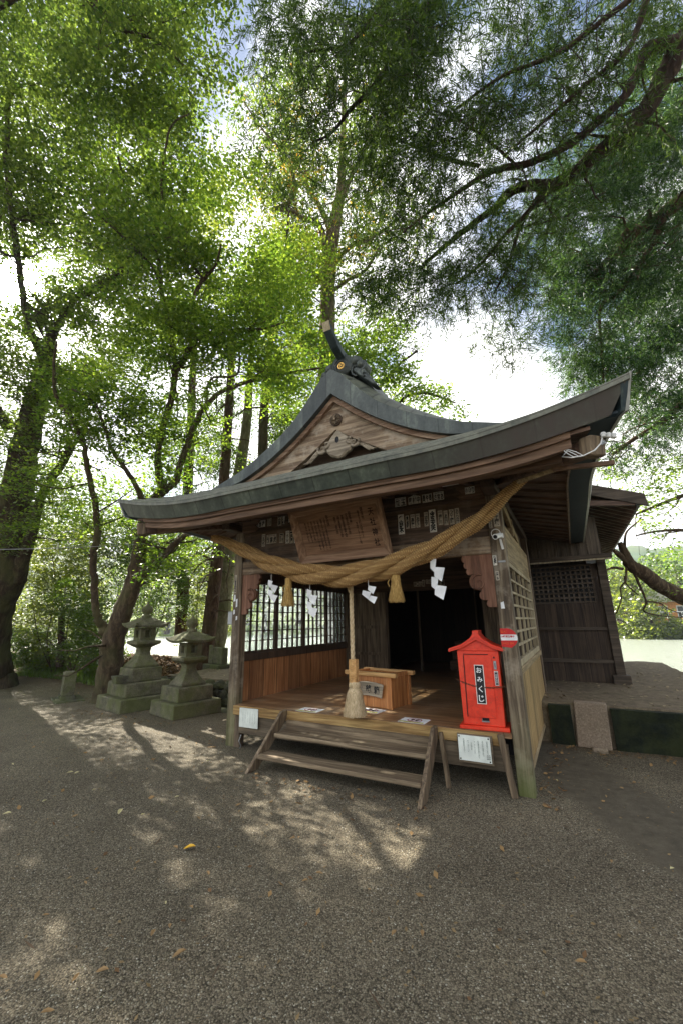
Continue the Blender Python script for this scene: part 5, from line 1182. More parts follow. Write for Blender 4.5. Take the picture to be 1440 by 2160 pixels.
LF_BUSH = leafmat('bush_leaf', (.035, .07, .014), (.08, .13, .022), (.12, .25, .025), (.32, .46, .05), .5)

def leaves(name, cen, k, spread, size, mat, parent, flat=.6, asp=.55, droop=0.):
    cen = np.asarray(cen, float); n_ = len(cen)*k
    C_ = np.repeat(cen, k, 0)
    # layered clusters: flattened, slightly tilted discs
    t1 = np.repeat(nrs.normal(0, .3, (len(cen), 2)), k, 0)
    off = nrs.normal(0, 1, (n_, 3)); off *= (np.minimum(1, 1.5/np.linalg.norm(off, axis=1))*nrs.uniform(.5, 1, n_))[:, None]; off = off*np.array([1, 1, .34])*spread*.75
    off[:, 2] += off[:, 0]*t1[:, 0]+off[:, 1]*t1[:, 1]
    P = C_+off
    nm = nrs.normal(0, 1, (n_, 3)); nm[:, 2] = abs(nm[:, 2])+flat*2.2; nm /= np.linalg.norm(nm, axis=1)[:, None]
    a = nrs.normal(0, 1, (n_, 3)); a -= (a*nm).sum(1)[:, None]*nm; a /= np.linalg.norm(a, axis=1)[:, None]
    b_ = np.cross(nm, a); s = size*nrs.uniform(.5, 1.5, n_)[:, None]
    a[:, 2] -= droop
    V = np.stack([P-a*s*.5, P+b_*s*asp*.5-a*s*.05, P+a*s*.5, P-b_*s*asp*.5-a*s*.05], 1)
    return quads(name, V, mat, parent)
def wp(o, parent):  # world-coordinate mesh under parent
    return W(o, parent)
def clump(P, sc=1., thr=-.15):
    x, y, z = P[:, 0]*sc, P[:, 1]*sc, P[:, 2]*sc
    f = np.sin(1.9*x+1.3*y+.4)+np.sin(2.3*y-1.7*z+1)+np.sin(2.9*z+1.5*x+2)+.7*np.sin(4.3*x-3.1*z+.5)+.7*np.sin(5.1*y+3.7*z)+.5*nrs.normal(0, 1, len(P))
    return P[f > thr]
def region_pts(regs, size, k, c=.16, thr=.1):
    out = []
    for (u0, v0, u1, v1, tau, d0, d1) in regs:
        dm = (d0+d1)/2; px = size*FPX/dm; n_ = int(2.15*tau*abs((u1-u0)*(v1-v0))/(c*px*px)/k)
        u = nrs.uniform(u0, u1, n_)+nrs.normal(0, (u1-u0)*.08+6, n_); v = nrs.uniform(v0, v1, n_)+nrs.normal(0, (v1-v0)*.08+6, n_)
        d = nrs.uniform(d0, d1, n_)
        out.append(np.array([A(a, b_, c_) for a, b_, c_ in zip(u, v, d)]).reshape(-1, 3))
    P = clump(np.concatenate(out), 1., thr); sv = np.array(tuple(SUN))    # a ragged opening in the crown toward the sun
    q = P-(CP+sv*0); al = q @ sv; pp = np.linalg.norm(q-al[:, None]*sv, axis=1)
    return P[~((al > 3) & (pp < al*.045*nrs.uniform(.5, 1.6, len(P))))]
def smooth_path(pts, per=5, wob=.0):
    P = [np.array(p, float) for p in pts]; out = []
    for i in range(len(P)-1):
        p0, p1, p2, p3 = P[max(i-1, 0)], P[i], P[i+1], P[min(i+2, len(P)-1)]
        for q in range(per):
            t = q/per; r_ = .5*((2*p1)+(-p0+p2)*t+(2*p0-5*p1+4*p2-p3)*t*t+(-p0+3*p1-3*p2+p3)*t**3)
            if wob: r_[:3] += nrs.normal(0, wob*r_[3], 3)
            out.append(r_)
    out.append(P[-1]); return out
def limb(m, pts, n_=9, wob=.15):
    """pts: (u, v, width_px, depth)"""
    q = [np.array([*A(u, v, d), max(.004, w_/2*d/FPX)]) for u, v, w_, d in pts]
    s = smooth_path(q, 6, wob); m.tube([p[:3] for p in s], [max(.003, p[3]) for p in s], n_); return s
def twigs(m, paths, n_, L, depth=1, up=.4, r0=.35, tips=None, bias=None):
    for _ in range(n_):
        s = paths[nrs.randint(len(paths))]; i = nrs.randint(int(len(s)*.25), len(s)); p = s[i]
        d = nrs.normal(0, 1, 3); d[2] = d[2]*.5+up; 
        if bias is not None: d += np.array(bias)
        d /= np.linalg.norm(d); l_ = L*nrs.uniform(.5, 1.2); r_ = min(.035, max(.006, p[3]*r0)); path = []
        q = np.array(p[:3]); 
        for j in range(6):
            path.append(np.array([*q, max(.003, r_*(1-j/6.5))])); d = d+nrs.normal(0, .28, 3)+np.array([0, 0, .03 if up > 0 else -.10]); d /= np.linalg.norm(d); q = q+d*l_/6
        m.tube([x[:3] for x in path], [x[3] for x in path], 5)
        if tips is not None: tips += [x[:3] for x in path[2:]]
        if depth > 1: twigs(m, [path], 3, L*.5, depth-1, up, r0, tips, bias)

def tree(name, base, label, cat='tree', group=None): return empty(name, tuple(map(float, base)), label=label, cat=cat, group=group)

# 1 forked maple behind the lanterns
T = tree('maple_tree', (-4.7, 1.3, 0), 'forked green maple whose trunk splits low beside the taller stone lantern')
m = MB(); ps = []
D0 = 8.7
ps.append(limb(m, [(222, 1500, 74, D0), (228, 1460, 56, D0), (234, 1400, 48, D0), (240, 1350, 44, D0), (256, 1300, 40, D0), (276, 1250, 35, D0+.1), (288, 1210, 34, D0+.1), (296, 1150, 26, D0+.2), (305, 1105, 24, D0+.3), (325, 1060, 23, D0+.3), (345, 1030, 22, D0+.3)], 12, .05))
ps.append(limb(m, [(238, 1345, 30, D0), (216, 1320, 18, D0), (204, 1290, 15, D0-.1), (200, 1240, 14, D0-.1), (197, 1170, 14, D0-.2), (206, 1120, 14, D0-.3), (200, 1060, 12, D0-.4), (184, 980, 11, D0-.5), (176, 930, 10, D0-.6), (150, 880, 9, D0-.7), (120, 840, 8, D0-.8), (114, 780, 6, D0-1), (120, 720, 4, D0-1.2)], 9))
ps.append(limb(m, [(286, 1215, 28, D0+.1), (318, 1198, 20, D0), (345, 1172, 17, D0-.2), (372, 1145, 13, D0-.3), (395, 1128, 10, D0-.5), (440, 1110, 6, D0-.7)], 8))
ps.append(limb(m, [(343, 1035, 20, D0+.3), (334, 990, 15, D0+.3), (338, 930, 13, D0+.2), (356, 860, 13, D0+.1), (370, 785, 13, D0), (362, 720, 9, D0-.1), (350, 665, 9, D0-.2), (342, 620, 10, D0-.3), (336, 560, 8, D0-.4), (325, 500, 8, D0-.5), (320, 465, 7, D0-.6), (342, 430, 6, D0-.8), (341, 375, 5, D0-1), (360, 270, 4, D0-1.3), (400, 240, 3, D0-1.5)], 9))
ps.append(limb(m, [(347, 1035, 17, D0+.3), (372, 1010, 14, D0+.2), (392, 950, 13, D0+.2), (415, 890, 12, D0+.1), (436, 855, 11, D0), (470, 825, 9, D0-.1), (540, 800, 8, D0-.3), (600, 788, 6, D0-.4), (675, 777, 4, D0-.6)], 8))
ps.append(limb(m, [(370, 785, 11, D0), (390, 755, 13, D0), (412, 715, 12, D0-.1), (400, 670, 10, D0-.2), (412, 620, 8, D0-.3), (430, 590, 8, D0-.3), (455, 560, 5, D0-.5), (467, 515, 4, D0-.6)], 8))
ps.append(limb(m, [(413, 716, 10, D0-.1), (450, 708, 8, D0-.3), (515, 698, 7, D0-.5), (560, 692, 5, D0-.7), (600, 680, 3, D0-.9)], 7))
ps.append(limb(m, [(430, 590, 6, D0-.3), (412, 565, 5, D0-.4), (392, 520, 4, D0-.6), (365, 495, 3, D0-.8)], 6))
ps.append(limb(m, [(345, 630, 6, D0-.2), (320, 560, 5, D0-.6), (260, 500, 4, D0-1), (205, 450, 3, D0-1.4)], 6))
ps.append(limb(m, [(436, 855, 7, D0), (445, 800, 5, D0-.2), (500, 790, 5, D0-.4), (508, 730, 4, D0-.6), (540, 680, 3, D0-.8)], 6))
ps.append(limb(m, [(300, 1060, 12, D0), (280, 1010, 10, D0-.2), (240, 955, 8, D0-.4), (222, 905, 6, D0-.6), (200, 850, 5, D0-.8), (150, 820, 4, D0-1)], 7))
tips = []; twigs(m, ps, 150, 1.3, 2, .25, tips=tips)
wp(m.build('trunk', BK_MAPLE, smooth=True), T)
tp = np.array(tips); tp = tp[(tp[:, 2] > 2.2)]; tp = tp[nrs.permutation(len(tp))[:1100]]
rg = [(80, 330, 520, 520, 1.0, 7.5, 11), (230, 500, 640, 700, 1.5, 7.5, 10.5), (160, 560, 330, 760, .7, 7.5, 10.5), (330, 640, 660, 860, 1.3, 7.5, 10.5), (100, 780, 360, 960, 1.3, 7.6, 10), (240, 900, 470, 1010, .7, 8.5, 10.5), (0, 980, 240, 1120, 1.1, 8, 10.5), (250, 1090, 470, 1190, .8, 9, 11), (180, 210, 450, 330, .8, 7.5, 10.5)]
pts = region_pts(rg, .072, 26)
wp(leaves('crown', np.concatenate([pts, tp]), 26, .30, .072, LF_MAPLE, T), T)

# 2 great old tree at the left edge
T = tree('broadleaf_tree', (-9.3, 1.6, 0), 'massive old broadleaf trunk rising at the left edge of the yard')
m = MB(); ps = []; D1 = 10.9
ps.append(limb(m, [(-14, 1500, 108, D1), (-20, 1450, 92, D1), (-28, 1400, 82, D1), (-26, 1340, 78, D1), (-14, 1275, 76, D1), (8, 1215, 78, D1), (20, 1150, 76, D1), (28, 1080, 66, D1), (44, 1000, 54, D1), (60, 910, 48, D1-.2), (78, 840, 40, D1-.5), (96, 770, 28, D1-.8), (110, 700, 18, D1-1.2)], 14, .04))
ps.append(limb(m, [(36, 1225, 34, D1), (56, 1160, 24, D1-.2), (74, 1100, 19, D1-.3), (90, 1040, 17, D1-.5), (130, 980, 16, D1-.8), (155, 935, 13, D1-1)], 10, .06))
ps.append(limb(m, [(96, 770, 20, D1-.8), (62, 690, 14, D1-1.4), (46, 600, 12, D1-1.9), (30, 480, 12, D1-2.4), (14, 350, 10, D1-2.8), (20, 200, 7, D1-3)], 9))
ps.append(limb(m, [(104, 730, 14, D1-1), (150, 640, 12, D1-1.2), (215, 600, 11, D1-1.5), (265, 560, 10, D1-1.6), (280, 500, 7, D1-2), (250, 330, 5, D1-3)], 9))
ps.append(limb(m, [(20, 900, 26, D1), (-60, 800, 20, D1-1), (-150, 650, 15, D1-2), (-220, 480, 10, D1-3)], 8))
ps.append(limb(m, [(-30, 30, 12, 7.2), (90, -30, 12, 7.2), (195, -10, 10, 7.2), (205, 30, 9, 7.2), (260, 65, 8, 7.2), (330, 85, 6, 7.2), (400, 150, 4, 7.4)], 7))
tips = []; twigs(m, ps, 130, 1.6, 2, .2, tips=tips)
wp(m.build('trunk', BK_OLD, smooth=True), T)
tp = np.array(tips); tp = tp[tp[:, 2] > 3]; tp = tp[nrs.permutation(len(tp))[:800]]
rg = [(-30, -40, 220, 200, 2.0, 7, 11), (200, -40, 450, 110, 1.2, 7, 9), (-30, 180, 330, 420, 1.7, 7.5, 11.5), (300, 120, 440, 330, 1.0, 7.5, 10), (-60, 400, 240, 560, .9, 8.5, 12), (-30, 620, 260, 800, 1.7, 9, 12.5), (-420, 250, -30, 1000, 2.1, 8.5, 14), (0, 780, 180, 900, .9, 9, 12), (-40, 430, 340, 820, .8, 11, 15.5), (-350, 450, 20, 1000, .5, 13, 17), (-40, 880, 120, 1150, .7, 9.5, 12.5), (-900, 200, -420, 900, 1.6, 8, 12)]  # includes added crown areas, some out of view, that shade and dapple the yard
pts = region_pts(rg, .078, 26)
# extra leaf clusters added along the sun's path to dapple the yard
gq = np.stack([nrs.uniform(-7.5, .5, 400), nrs.uniform(-2.6, 1.0, 400), np.zeros(400)], 1)+np.array([SUN.x, SUN.y, SUN.z])*nrs.uniform(9, 13.5, 400)[:, None]
wp(leaves('crown', np.concatenate([pts, tp, clump(gq, 1.6, -.6)]), 26, .34, .078, LF_BROAD, T), T)

# 3 straight conifer trunks by the water
def conifer(name, label, trunk, regs, mat, bk, seed=0, tw=30):
    g = A(trunk[0][0], trunk[0][1], trunk[0][3]); T_ = tree(name, g, label); m_ = MB(); p_ = [limb(m_, trunk, 10, .03)]
    tips_ = []; twigs(m_, p_, tw, 2.0, 1, -.05, .3, tips_); wp(m_.build('trunk', bk, smooth=True), T_)
    wp(leaves('crown', region_pts(regs, .11, 16), 16, .34, .11, mat, T_, flat=.3, asp=.3, droop=.4), T_)
conifer('conifer_tree', 'straight red brown conifer trunk standing between the two lanterns', [(382, 1350, 27, 15.5), (386, 1260, 25, 15.5), (391, 1150, 23, 15.5), (398, 1000, 20, 15.6), (404, 880, 17, 15.8), (410, 700, 12, 16)], [(330, 850, 520, 1010, 1.7, 14, 17), (350, 1000, 450, 1180, .8, 14, 17)], LF_CED, BK_CED)
conifer('conifer_tree', 'straight reddish conifer trunk leaning slightly, just left of the left pillar', [(426, 1412, 36, 12.6), (440, 1340, 31, 12.6), (452, 1240, 28, 12.6), (462, 1150, 26, 12.7), (474, 1000, 22, 12.8), (484, 850, 18, 13), (492, 700, 12, 13.3)], [(470, 830, 650, 1000, 1.5, 12.5, 15.5), (430, 1150, 500, 1230, .6, 13, 15)], LF_CED, BK_CED)
T = tree('broadleaf_tree', A(448, 1400, 13.8), 'thick pale mossy trunk half hidden behind the left pillar'); m = MB()
p_ = [limb(m, [(444, 1412, 44, 13.8), (462, 1330, 38, 13.8), (474, 1240, 36, 13.8), (486, 1150, 34, 13.8), (500, 1040, 28, 13.9), (520, 900, 20, 14), (528, 780, 14, 14), (535, 680, 8, 14)], 11, .04)]
twigs(m, p_, 16, 1.6, 1, .3); wp(m.build('trunk', bark('pale_bark', (120, 116, 92), (160, 154, 128), .6), smooth=True), T)
wp(leaves('crown', region_pts([(440, 1120, 520, 1180, .6, 13.5, 15), (560, 820, 680, 960, 1.1, 13, 15)], .08, 20), 20, .3, .08, LF_MAPLE, T), T)

# 4 tall tree behind the roof with branches fanning up
T = tree('tall_tree', (-1.6, 5.9, .4), 'tall tree rising behind the ridge with yellow and orange tipped branches'); m = MB(); ps = []; D4 = 12.5
ps.append(limb(m, [(668, 1250, 50, D4), (678, 1000, 42, D4), (688, 800, 36, D4), (691, 680, 33, D4), (692, 600, 31, D4), (696, 540, 30, D4), (704, 480, 28, D4), (716, 420, 20, D4), (722, 330, 14, D4), (726, 200, 10, D4), (730, 80, 7, D4)], 12, .04))
ps.append(limb(m, [(694, 580, 16, D4), (676, 480, 12, D4-.2), (640, 460, 11, D4-.4), (600, 440, 10, D4-.6), (575, 442, 8, D4-.8)], 8))
ps.append(limb(m, [(600, 440, 8, D4-.6), (622, 408, 10, D4-.6), (618, 370, 9, D4-.7), (596, 320, 6, D4-.9), (560, 280, 4, D4-1), (515, 215, 3, D4-1.2)], 7))
ps.append(limb(m, [(700, 500, 14, D4), (682, 450, 12, D4+.2), (650, 395, 9, D4+.3), (640, 350, 6, D4+.4), (600, 300, 4, D4+.5)], 7))
ps.append(limb(m, [(708, 470, 13, D4), (730, 400, 10, D4-.3), (760, 330, 8, D4-.6), (800, 250, 5, D4-.9), (830, 180, 3, D4-1)], 7))
ps.append(limb(m, [(700, 560, 10, D4), (740, 520, 8, D4-.3), (790, 500, 6, D4-.5), (850, 450, 4, D4-.7)], 7))
ps.append(limb(m, [(692, 620, 9, D4), (735, 590, 8, D4-.2), (770, 570, 6, D4-.4), (800, 520, 4, D4-.6)], 7))
tips = []; twigs(m, ps, 90, 1.7, 2, .2, tips=tips, r0=.3)
wp(m.build('trunk', bark('grey_bark', (112, 98, 80), (158, 142, 120), .3), smooth=True), T)
tp = np.array(tips); tp = tp[tp[:, 2] > 6]; tp = tp[nrs.permutation(len(tp))[:420]]
pts = region_pts([(500, 120, 760, 330, .85, 11, 14), (540, 320, 760, 480, .8, 11, 14), (590, 480, 720, 620, .75, 11, 14), (680, 560, 860, 700, .7, 11, 14), (740, 200, 900, 560, .6, 11.5, 14.5)], .10, 18)
wp(leaves('crown', np.concatenate([pts, tp]), 18, .36, .10, LF_BROAD, T, flat=.4, asp=.4), T)
tw2 = tp[nrs.permutation(len(tp))[:110]]; pt2 = region_pts([(515, 190, 680, 470, .22, 11, 13.5), (700, 420, 780, 520, .2, 11, 13)], .10, 18)
wp(leaves('turning_leaves', np.concatenate([tw2, pt2]), 12, .26, .10, LF_WARM, T, flat=.4, asp=.4), T)

# 5 bright maple right behind the ridge, seen over the right slope
T = tree('maple_tree', (1.6, 7.6, .4), 'bright green maple spreading just behind the ridge ornament'); m = MB(); ps = []
ps.append(limb(m, [(830, 1250, 26, 12), (812, 1000, 20, 12), (800, 880, 15, 12), (780, 800, 12, 11.8), (760, 740, 9, 11.6)], 8))
ps.append(limb(m, [(806, 900, 9, 12), (850, 840, 7, 11.7), (900, 830, 5, 11.5), (960, 850, 3, 11.2)], 6)); ps.append(limb(m, [(790, 830, 9, 11.9), (840, 770, 6, 11.7), (880, 740, 4, 11.5)], 6))
tips = []; twigs(m, ps, 40, 1.2, 2, .2, tips=tips); wp(m.build('trunk', BK_MAPLE, smooth=True), T)
pts = region_pts([(640, 690, 860, 790, 1.3, 10, 13), (750, 760, 910, 850, 1.3, 10.5, 12.5), (880, 800, 950, 880, .9, 10.5, 12), (930, 850, 985, 885, .6, 10.5, 12), (620, 640, 720, 740, .9, 10, 13)], .085, 22)
wp(leaves('crown', pts, 22, .28, .085, LF_MAPLE, T), T)
T = tree('maple_tree', (-2.4, 6.8, .4), 'sunlit yellow green maple between the forked maple and the tall tree'); m = MB()
ps = [limb(m, [(560, 1200, 30, 12.5), (556, 900, 20, 12.3), (575, 700, 12, 12), (600, 560, 8, 11.6), (610, 430, 4, 11.2)], 8)]; twigs(m, ps, 60, 1.5, 2, .2)
wp(m.build('trunk', BK_MAPLE, smooth=True), T)
wp(leaves('crown', region_pts([(400, 330, 560, 470, .9, 10.5, 13.5), (430, 470, 700, 620, 1.1, 10.5, 13.5), (480, 600, 690, 760, .9, 10.5, 13.5), (560, 740, 650, 860, .7, 11, 13.5)], .08, 24), 24, .30, .08, LF_SUN, T), T)

# 6 cedar sprays: drooping twigs of narrow blades
def sprays(name, cen, mat, parent, nb=26, L=.34, bl=.085, bw=.008, droop=.9, dirbias=(0, 0, 0)):
    cen = np.asarray(cen, float); n_ = len(cen)
    d = nrs.normal(0, .8, (n_, 3)); d[:, 2] = -abs(nrs.normal(droop, .35, n_)); d += np.array(dirbias); d /= np.linalg.norm(d, axis=1)[:, None]
    s = np.cross(d, nrs.normal(0, 1, (n_, 3))); s /= np.linalg.norm(s, axis=1)[:, None]; t_ = np.cross(d, s)
    V = []
    for j in range(nb):
        f = (j+.5)/nb; side = 1 if j % 2 else -1
        ph = nrs.uniform(-.9, .9, n_)[:, None]
        p = cen+d*L*f
        o_ = d*.80+(s*np.cos(ph)+t_*np.sin(ph))*side*.62+nrs.normal(0, .16, (n_, 3)); o_ /= np.linalg.norm(o_, axis=1)[:, None]
        l_ = (bl*nrs.uniform(.7, 1.25, n_)*(1.15-.5*f))[:, None]; w_ = np.cross(o_, nrs.normal(0, 1, (n_, 3))); w_ /= np.linalg.norm(w_, axis=1)[:, None]; w_ *= bw/2
        V.append(np.stack([p-w_*.6, p+o_*l_*.5-w_, p+o_*l_, p+o_*l_*.5+w_], 1))
    w2 = np.cross(d, nrs.normal(0, 1, (n_, 3))); w2 /= np.linalg.norm(w2, axis=1)[:, None]; w2 *= .0035
    V.append(np.stack([cen-w2, cen+w2, cen+d*L+w2*.4, cen+d*L-w2*.4], 1))
    return quads(name, np.concatenate(V), mat, parent)
def spray_pts(regs, per_px2):
    out = []
    for (u0, v0, u1, v1, dens, d0, d1) in regs:
        n_ = int(abs((u1-u0)*(v1-v0))*dens*per_px2); k_ = max(1, n_//7)
        # grouped in boughs
        cu = nrs.uniform(u0, u1, k_); cv = nrs.uniform(v0, v1, k_); cd = nrs.uniform(d0, d1, k_)
        for a, b_, c_ in zip(cu, cv, cd):
            c0 = A(a, b_, c_); out.append(c0+nrs.normal(0, 1, (7, 3))*np.array([.26, .26, .16]))
    return clump(np.concatenate(out), 1.3, -.5)
T = tree('cedar_tree', (8.6, -.6, 0), 'dark cedar whose big curved boughs hang over the right of the yard'); m = MB(); ps = []
def lb(*p, n_=9, wob=.06): ps.append(limb(m, list(p), n_, wob))
tk = MB(); m.tube([(8.6, -.6, -.2), (8.6, -.6, 1.5), (8.5, -.5, 5), (8.45, -.4, 9), (8.4, -.3, 14)], [.62, .48, .42, .34, .2], 16)
lb((1700, -120, 60, 6.4), (1560, -10, 50, 6.5), (1450, 75, 42, 6.6), (1400, 160, 40, 6.7), (1360, 230, 36, 6.7), (1310, 290, 32, 6.8), (1250, 330, 30, 6.9), (1205, 372, 27, 7.0), (1160, 390, 24, 7.1), (1090, 396, 20, 7.2), (1040, 440, 15, 7.3), (960, 500, 11, 7.4), (890, 560, 7, 7.5))
lb((1440, 85, 30, 6.6), (1390, 98, 26, 6.5), (1362, 105, 22, 6.5), (1345, 150, 18, 6.4), (1315, 205, 17, 6.4), (1250, 265, 16, 6.3), (1190, 310, 15, 6.3), (1110, 345, 14, 6.3), (1040, 360, 12, 6.3), (980, 395, 9, 6.2), (900, 450, 6, 6.1), (850, 490, 4, 6.0))
lb((1380, -60, 16, 6), (1350, 40, 13, 6), (1320, 110, 10, 6), (1270, 150, 9, 6.1), (1210, 200, 8, 6.1), (1130, 270, 6, 6.2), (1060, 330, 5, 6.3))
lb((980, -60, 18, 5.6), (880, 40, 15, 5.7), (840, 110, 13, 5.8), (780, 190, 10, 5.9), (740, 230, 8, 6), (700, 280, 6, 6), (660, 300, 4, 6.1))
lb((880, -60, 14, 5.3), (800, 20, 10, 5.4), (760, 70, 8, 5.5), (720, 98, 6, 5.6), (640, 110, 4, 5.6))
lb((1180, 380, 12, 7.0), (1120, 440, 10, 7.1), (1060, 500, 8, 7.2), (1010, 560, 6, 7.2), (960, 600, 4, 7.3))
lb((1150, 392, 10, 7.1), (1100, 470, 8, 7.2), (1070, 560, 6, 7.3), (1040, 620, 4, 7.3))
lb((1010, 350, 8, 6.3), (960, 340, 8, 6.4), (900, 320, 6, 6.4), (830, 290, 4, 6.5)); lb((1090, 350, 6, 6.3), (1020, 290, 5, 6.2), (960, 250, 4, 6.1), (900, 230, 3, 6))
lb((1440, -80, 14, 5.8), (1300, 20, 11, 5.8), (1180, 110, 9, 5.9), (1060, 160, 7, 6), (960, 230, 4, 6.1))
tips = []; twigs(m, ps, 150, 1.3, 2, -.15, .3, tips)
wp(m.build('trunk', BK_DARK, smooth=True), T)
tp = np.array(tips); tp = tp[nrs.permutation(len(tp))[:1100]]
rg = [(560, -40, 900, 120, 2.0, 5, 7), (640, 110, 830, 290, 1.3, 5.5, 7.5), (820, 60, 1010, 190, 1.5, 5.2, 7), (900, -40, 1200, 90, 1.1, 5.3, 7.2), (1180, -40, 1440, 110, 1.4, 6, 8), (820, 190, 1010, 420, .95, 5.8, 7.6), (1000, 90, 1200, 330, .65, 5.8, 7.4), (560, 240, 850, 420, .8, 5.8, 8), (780, 400, 1010, 560, 1.5, 6, 7.6), (720, 540, 960, 650, 1.5, 6.2, 7.6), (1000, 430, 1180, 620, .75, 6.5, 7.8), (900, 640, 1090, 720, .75, 6.3, 7.2), (1040, 700, 1120, 740, .4, 6.3, 7), (1180, 120, 1300, 300, .6, 6.2, 7.5)]
sp_c = spray_pts(rg, .0145)
wp(sprays('crown', np.concatenate([sp_c, tp]), LF_CED, T, nb=18, L=.40, bl=.115, bw=.015), T)

# 7 second, bluer conifer further right
T = tree('blue_conifer_tree', (9.8, 5.2, .3), 'bluish green conifer filling the right edge behind the cedar boughs'); m = MB(); ps = []
m.tube([(9.8, 5.2, -.3), (9.8, 5.2, 3), (9.7, 5.1, 8), (9.6, 5, 15)], [.5, .42, .34, .15], 14)
def lb2(*p, n_=8): ps.append(limb(m, list(p), n_, .06))
lb2((1520, 370, 40, 8.4), (1440, 420, 32, 8.5), (1385, 462, 26, 8.6), (1330, 500, 22, 8.6), (1290, 545, 17, 8.7), (1250, 580, 13, 8.8), (1215, 622, 8, 8.9))
lb2((1400, 455, 18, 8.6), (1372, 520, 14, 8.5), (1340, 570, 12, 8.5), (1300, 620, 9, 8.5), (1265, 650, 7, 8.5), (1268, 740, 5, 8.6), (1272, 815, 4, 8.6))
lb2((1440, 250, 26, 9), (1395, 260, 18, 9), (1330, 330, 12, 9), (1270, 360, 8, 9)); lb2((1520, 800, 22, 9), (1440, 850, 16, 9), (1380, 900, 12, 9), (1330, 930, 8, 9), (1290, 960, 5, 9))
lb2((1500, 640, 20, 9.5), (1420, 690, 13, 9.5), (1350, 780, 9, 9.5), (1310, 860, 5, 9.5))
tips = []; twigs(m, ps, 80, 1.6, 2, -.15, .3, tips); wp(m.build('trunk', BK_CED, smooth=True), T)
tp = np.array(tips); tp = tp[nrs.permutation(len(tp))[:500]]
rg = [(1290, 230, 1470, 420, 1.9, 8, 11), (1160, 380, 1330, 560, 1.5, 8, 10.5), (1300, 420, 1480, 700, 2.4, 8, 11.5), (1160, 300, 1330, 430, 1.3, 8.5, 11), (1060, 430, 1200, 560, .9, 8.5, 11), (1080, 520, 1220, 640, .8, 8, 10), (1180, 560, 1320, 760, 1.7, 8, 10.5), (1200, 740, 1330, 830, 1.2, 8.3, 10), (1300, 690, 1480, 900, 2.0, 8.5, 11.5), (1320, 880, 1470, 960, 1.0, 8.5, 11), (1150, 640, 1210, 720, .5, 8, 9.5), (1330, 90, 1480, 240, 1.6, 8, 11)]
wp(sprays('crown', np.concatenate([spray_pts(rg, .027), tp]), LF_BLUE, T, nb=18, L=.46, bl=.13, bw=.017, droop=.7), T)

# 8 leaning lakeside tree at the right edge
T = tree('leaning_tree', A(1600, 1330, 9.4), 'bare curved limb reaching in from the right edge over the lake'); m = MB(); ps = []
def lb3(*p, n_=9): ps.append(limb(m, list(p), n_, .05))
lb3((1640, 1400, 60, 9.4), (1560, 1310, 46, 9.4), (1480, 1275, 38, 9.3), (1430, 1255, 32, 9.2), (1390, 1235, 30, 9.2), (1355, 1208, 28, 9.1), (1328, 1190, 24, 9.1), (1316, 1165, 17, 9.1), (1310, 1152, 13, 9.1), (1306, 1146, 10, 9.1))
lb3((1324, 1185, 15, 9.1), (1305, 1170, 12, 9.1), (1293, 1160, 7, 9.1)); lb3((1317, 1170, 7, 9.1), (1317, 1140, 5, 9.1), (1322, 1120, 4, 9.1), (1345, 1100, 3, 9.1), (1352, 1090, 2, 9))
lb3((1312, 1200, 6, 9.1), (1290, 1198, 5, 9), (1262, 1210, 2, 9)); lb3((1335, 1205, 6, 9.1), (1350, 1240, 5, 9), (1362, 1270, 4, 9), (1358, 1290, 3, 9), (1400, 1300, 2.4, 9), (1445, 1302, 2, 9)); lb3((1320, 1195, 5, 9.1), (1318, 1225, 4, 9), (1308, 1240, 3, 9), (1309, 1265, 3, 9), (1300, 1290, 2.4, 9), (1290, 1304, 1.6, 9))
lb3((1316, 1215, 4, 9), (1320, 1232, 3, 9), (1345, 1255, 2.4, 9)); lb3((1360, 1268, 3, 9), (1390, 1272, 2.6, 9), (1410, 1285, 2.2, 9), (1450, 1300, 2, 9))
twigs(m, ps[4:], 22, .35, 1, -.3, .3)
lb3((1560, 1000, 14, 9.2), (1480, 1030, 10, 9), (1400, 1060, 7, 9), (1340, 1085, 4, 9)); lb3((1560, 1140, 12, 9.2), (1470, 1120, 9, 9), (1390, 1120, 5, 9), (1340, 1130, 3, 9))
tips = []; twigs(m, ps[-2:], 20, .9, 2, .0, .4, tips)
wp(m.build('trunk', bark('lake_bark', (78, 64, 52), (140, 122, 100), .1), smooth=True), T)
pts = region_pts([(1270, 960, 1460, 1060, .9, 8.5, 11), (1350, 1030, 1460, 1110, .8, 8.5, 11), (1320, 1060, 1400, 1110, .35, 8.5, 10), (1370, 1110, 1460, 1150, .5, 8.5, 11), (1385, 1150, 1460, 1240, .35, 8.5, 10.5)], .07, 18)
wp(leaves('crown', pts, 18, .22, .07, LF_MAPLE, T), T)

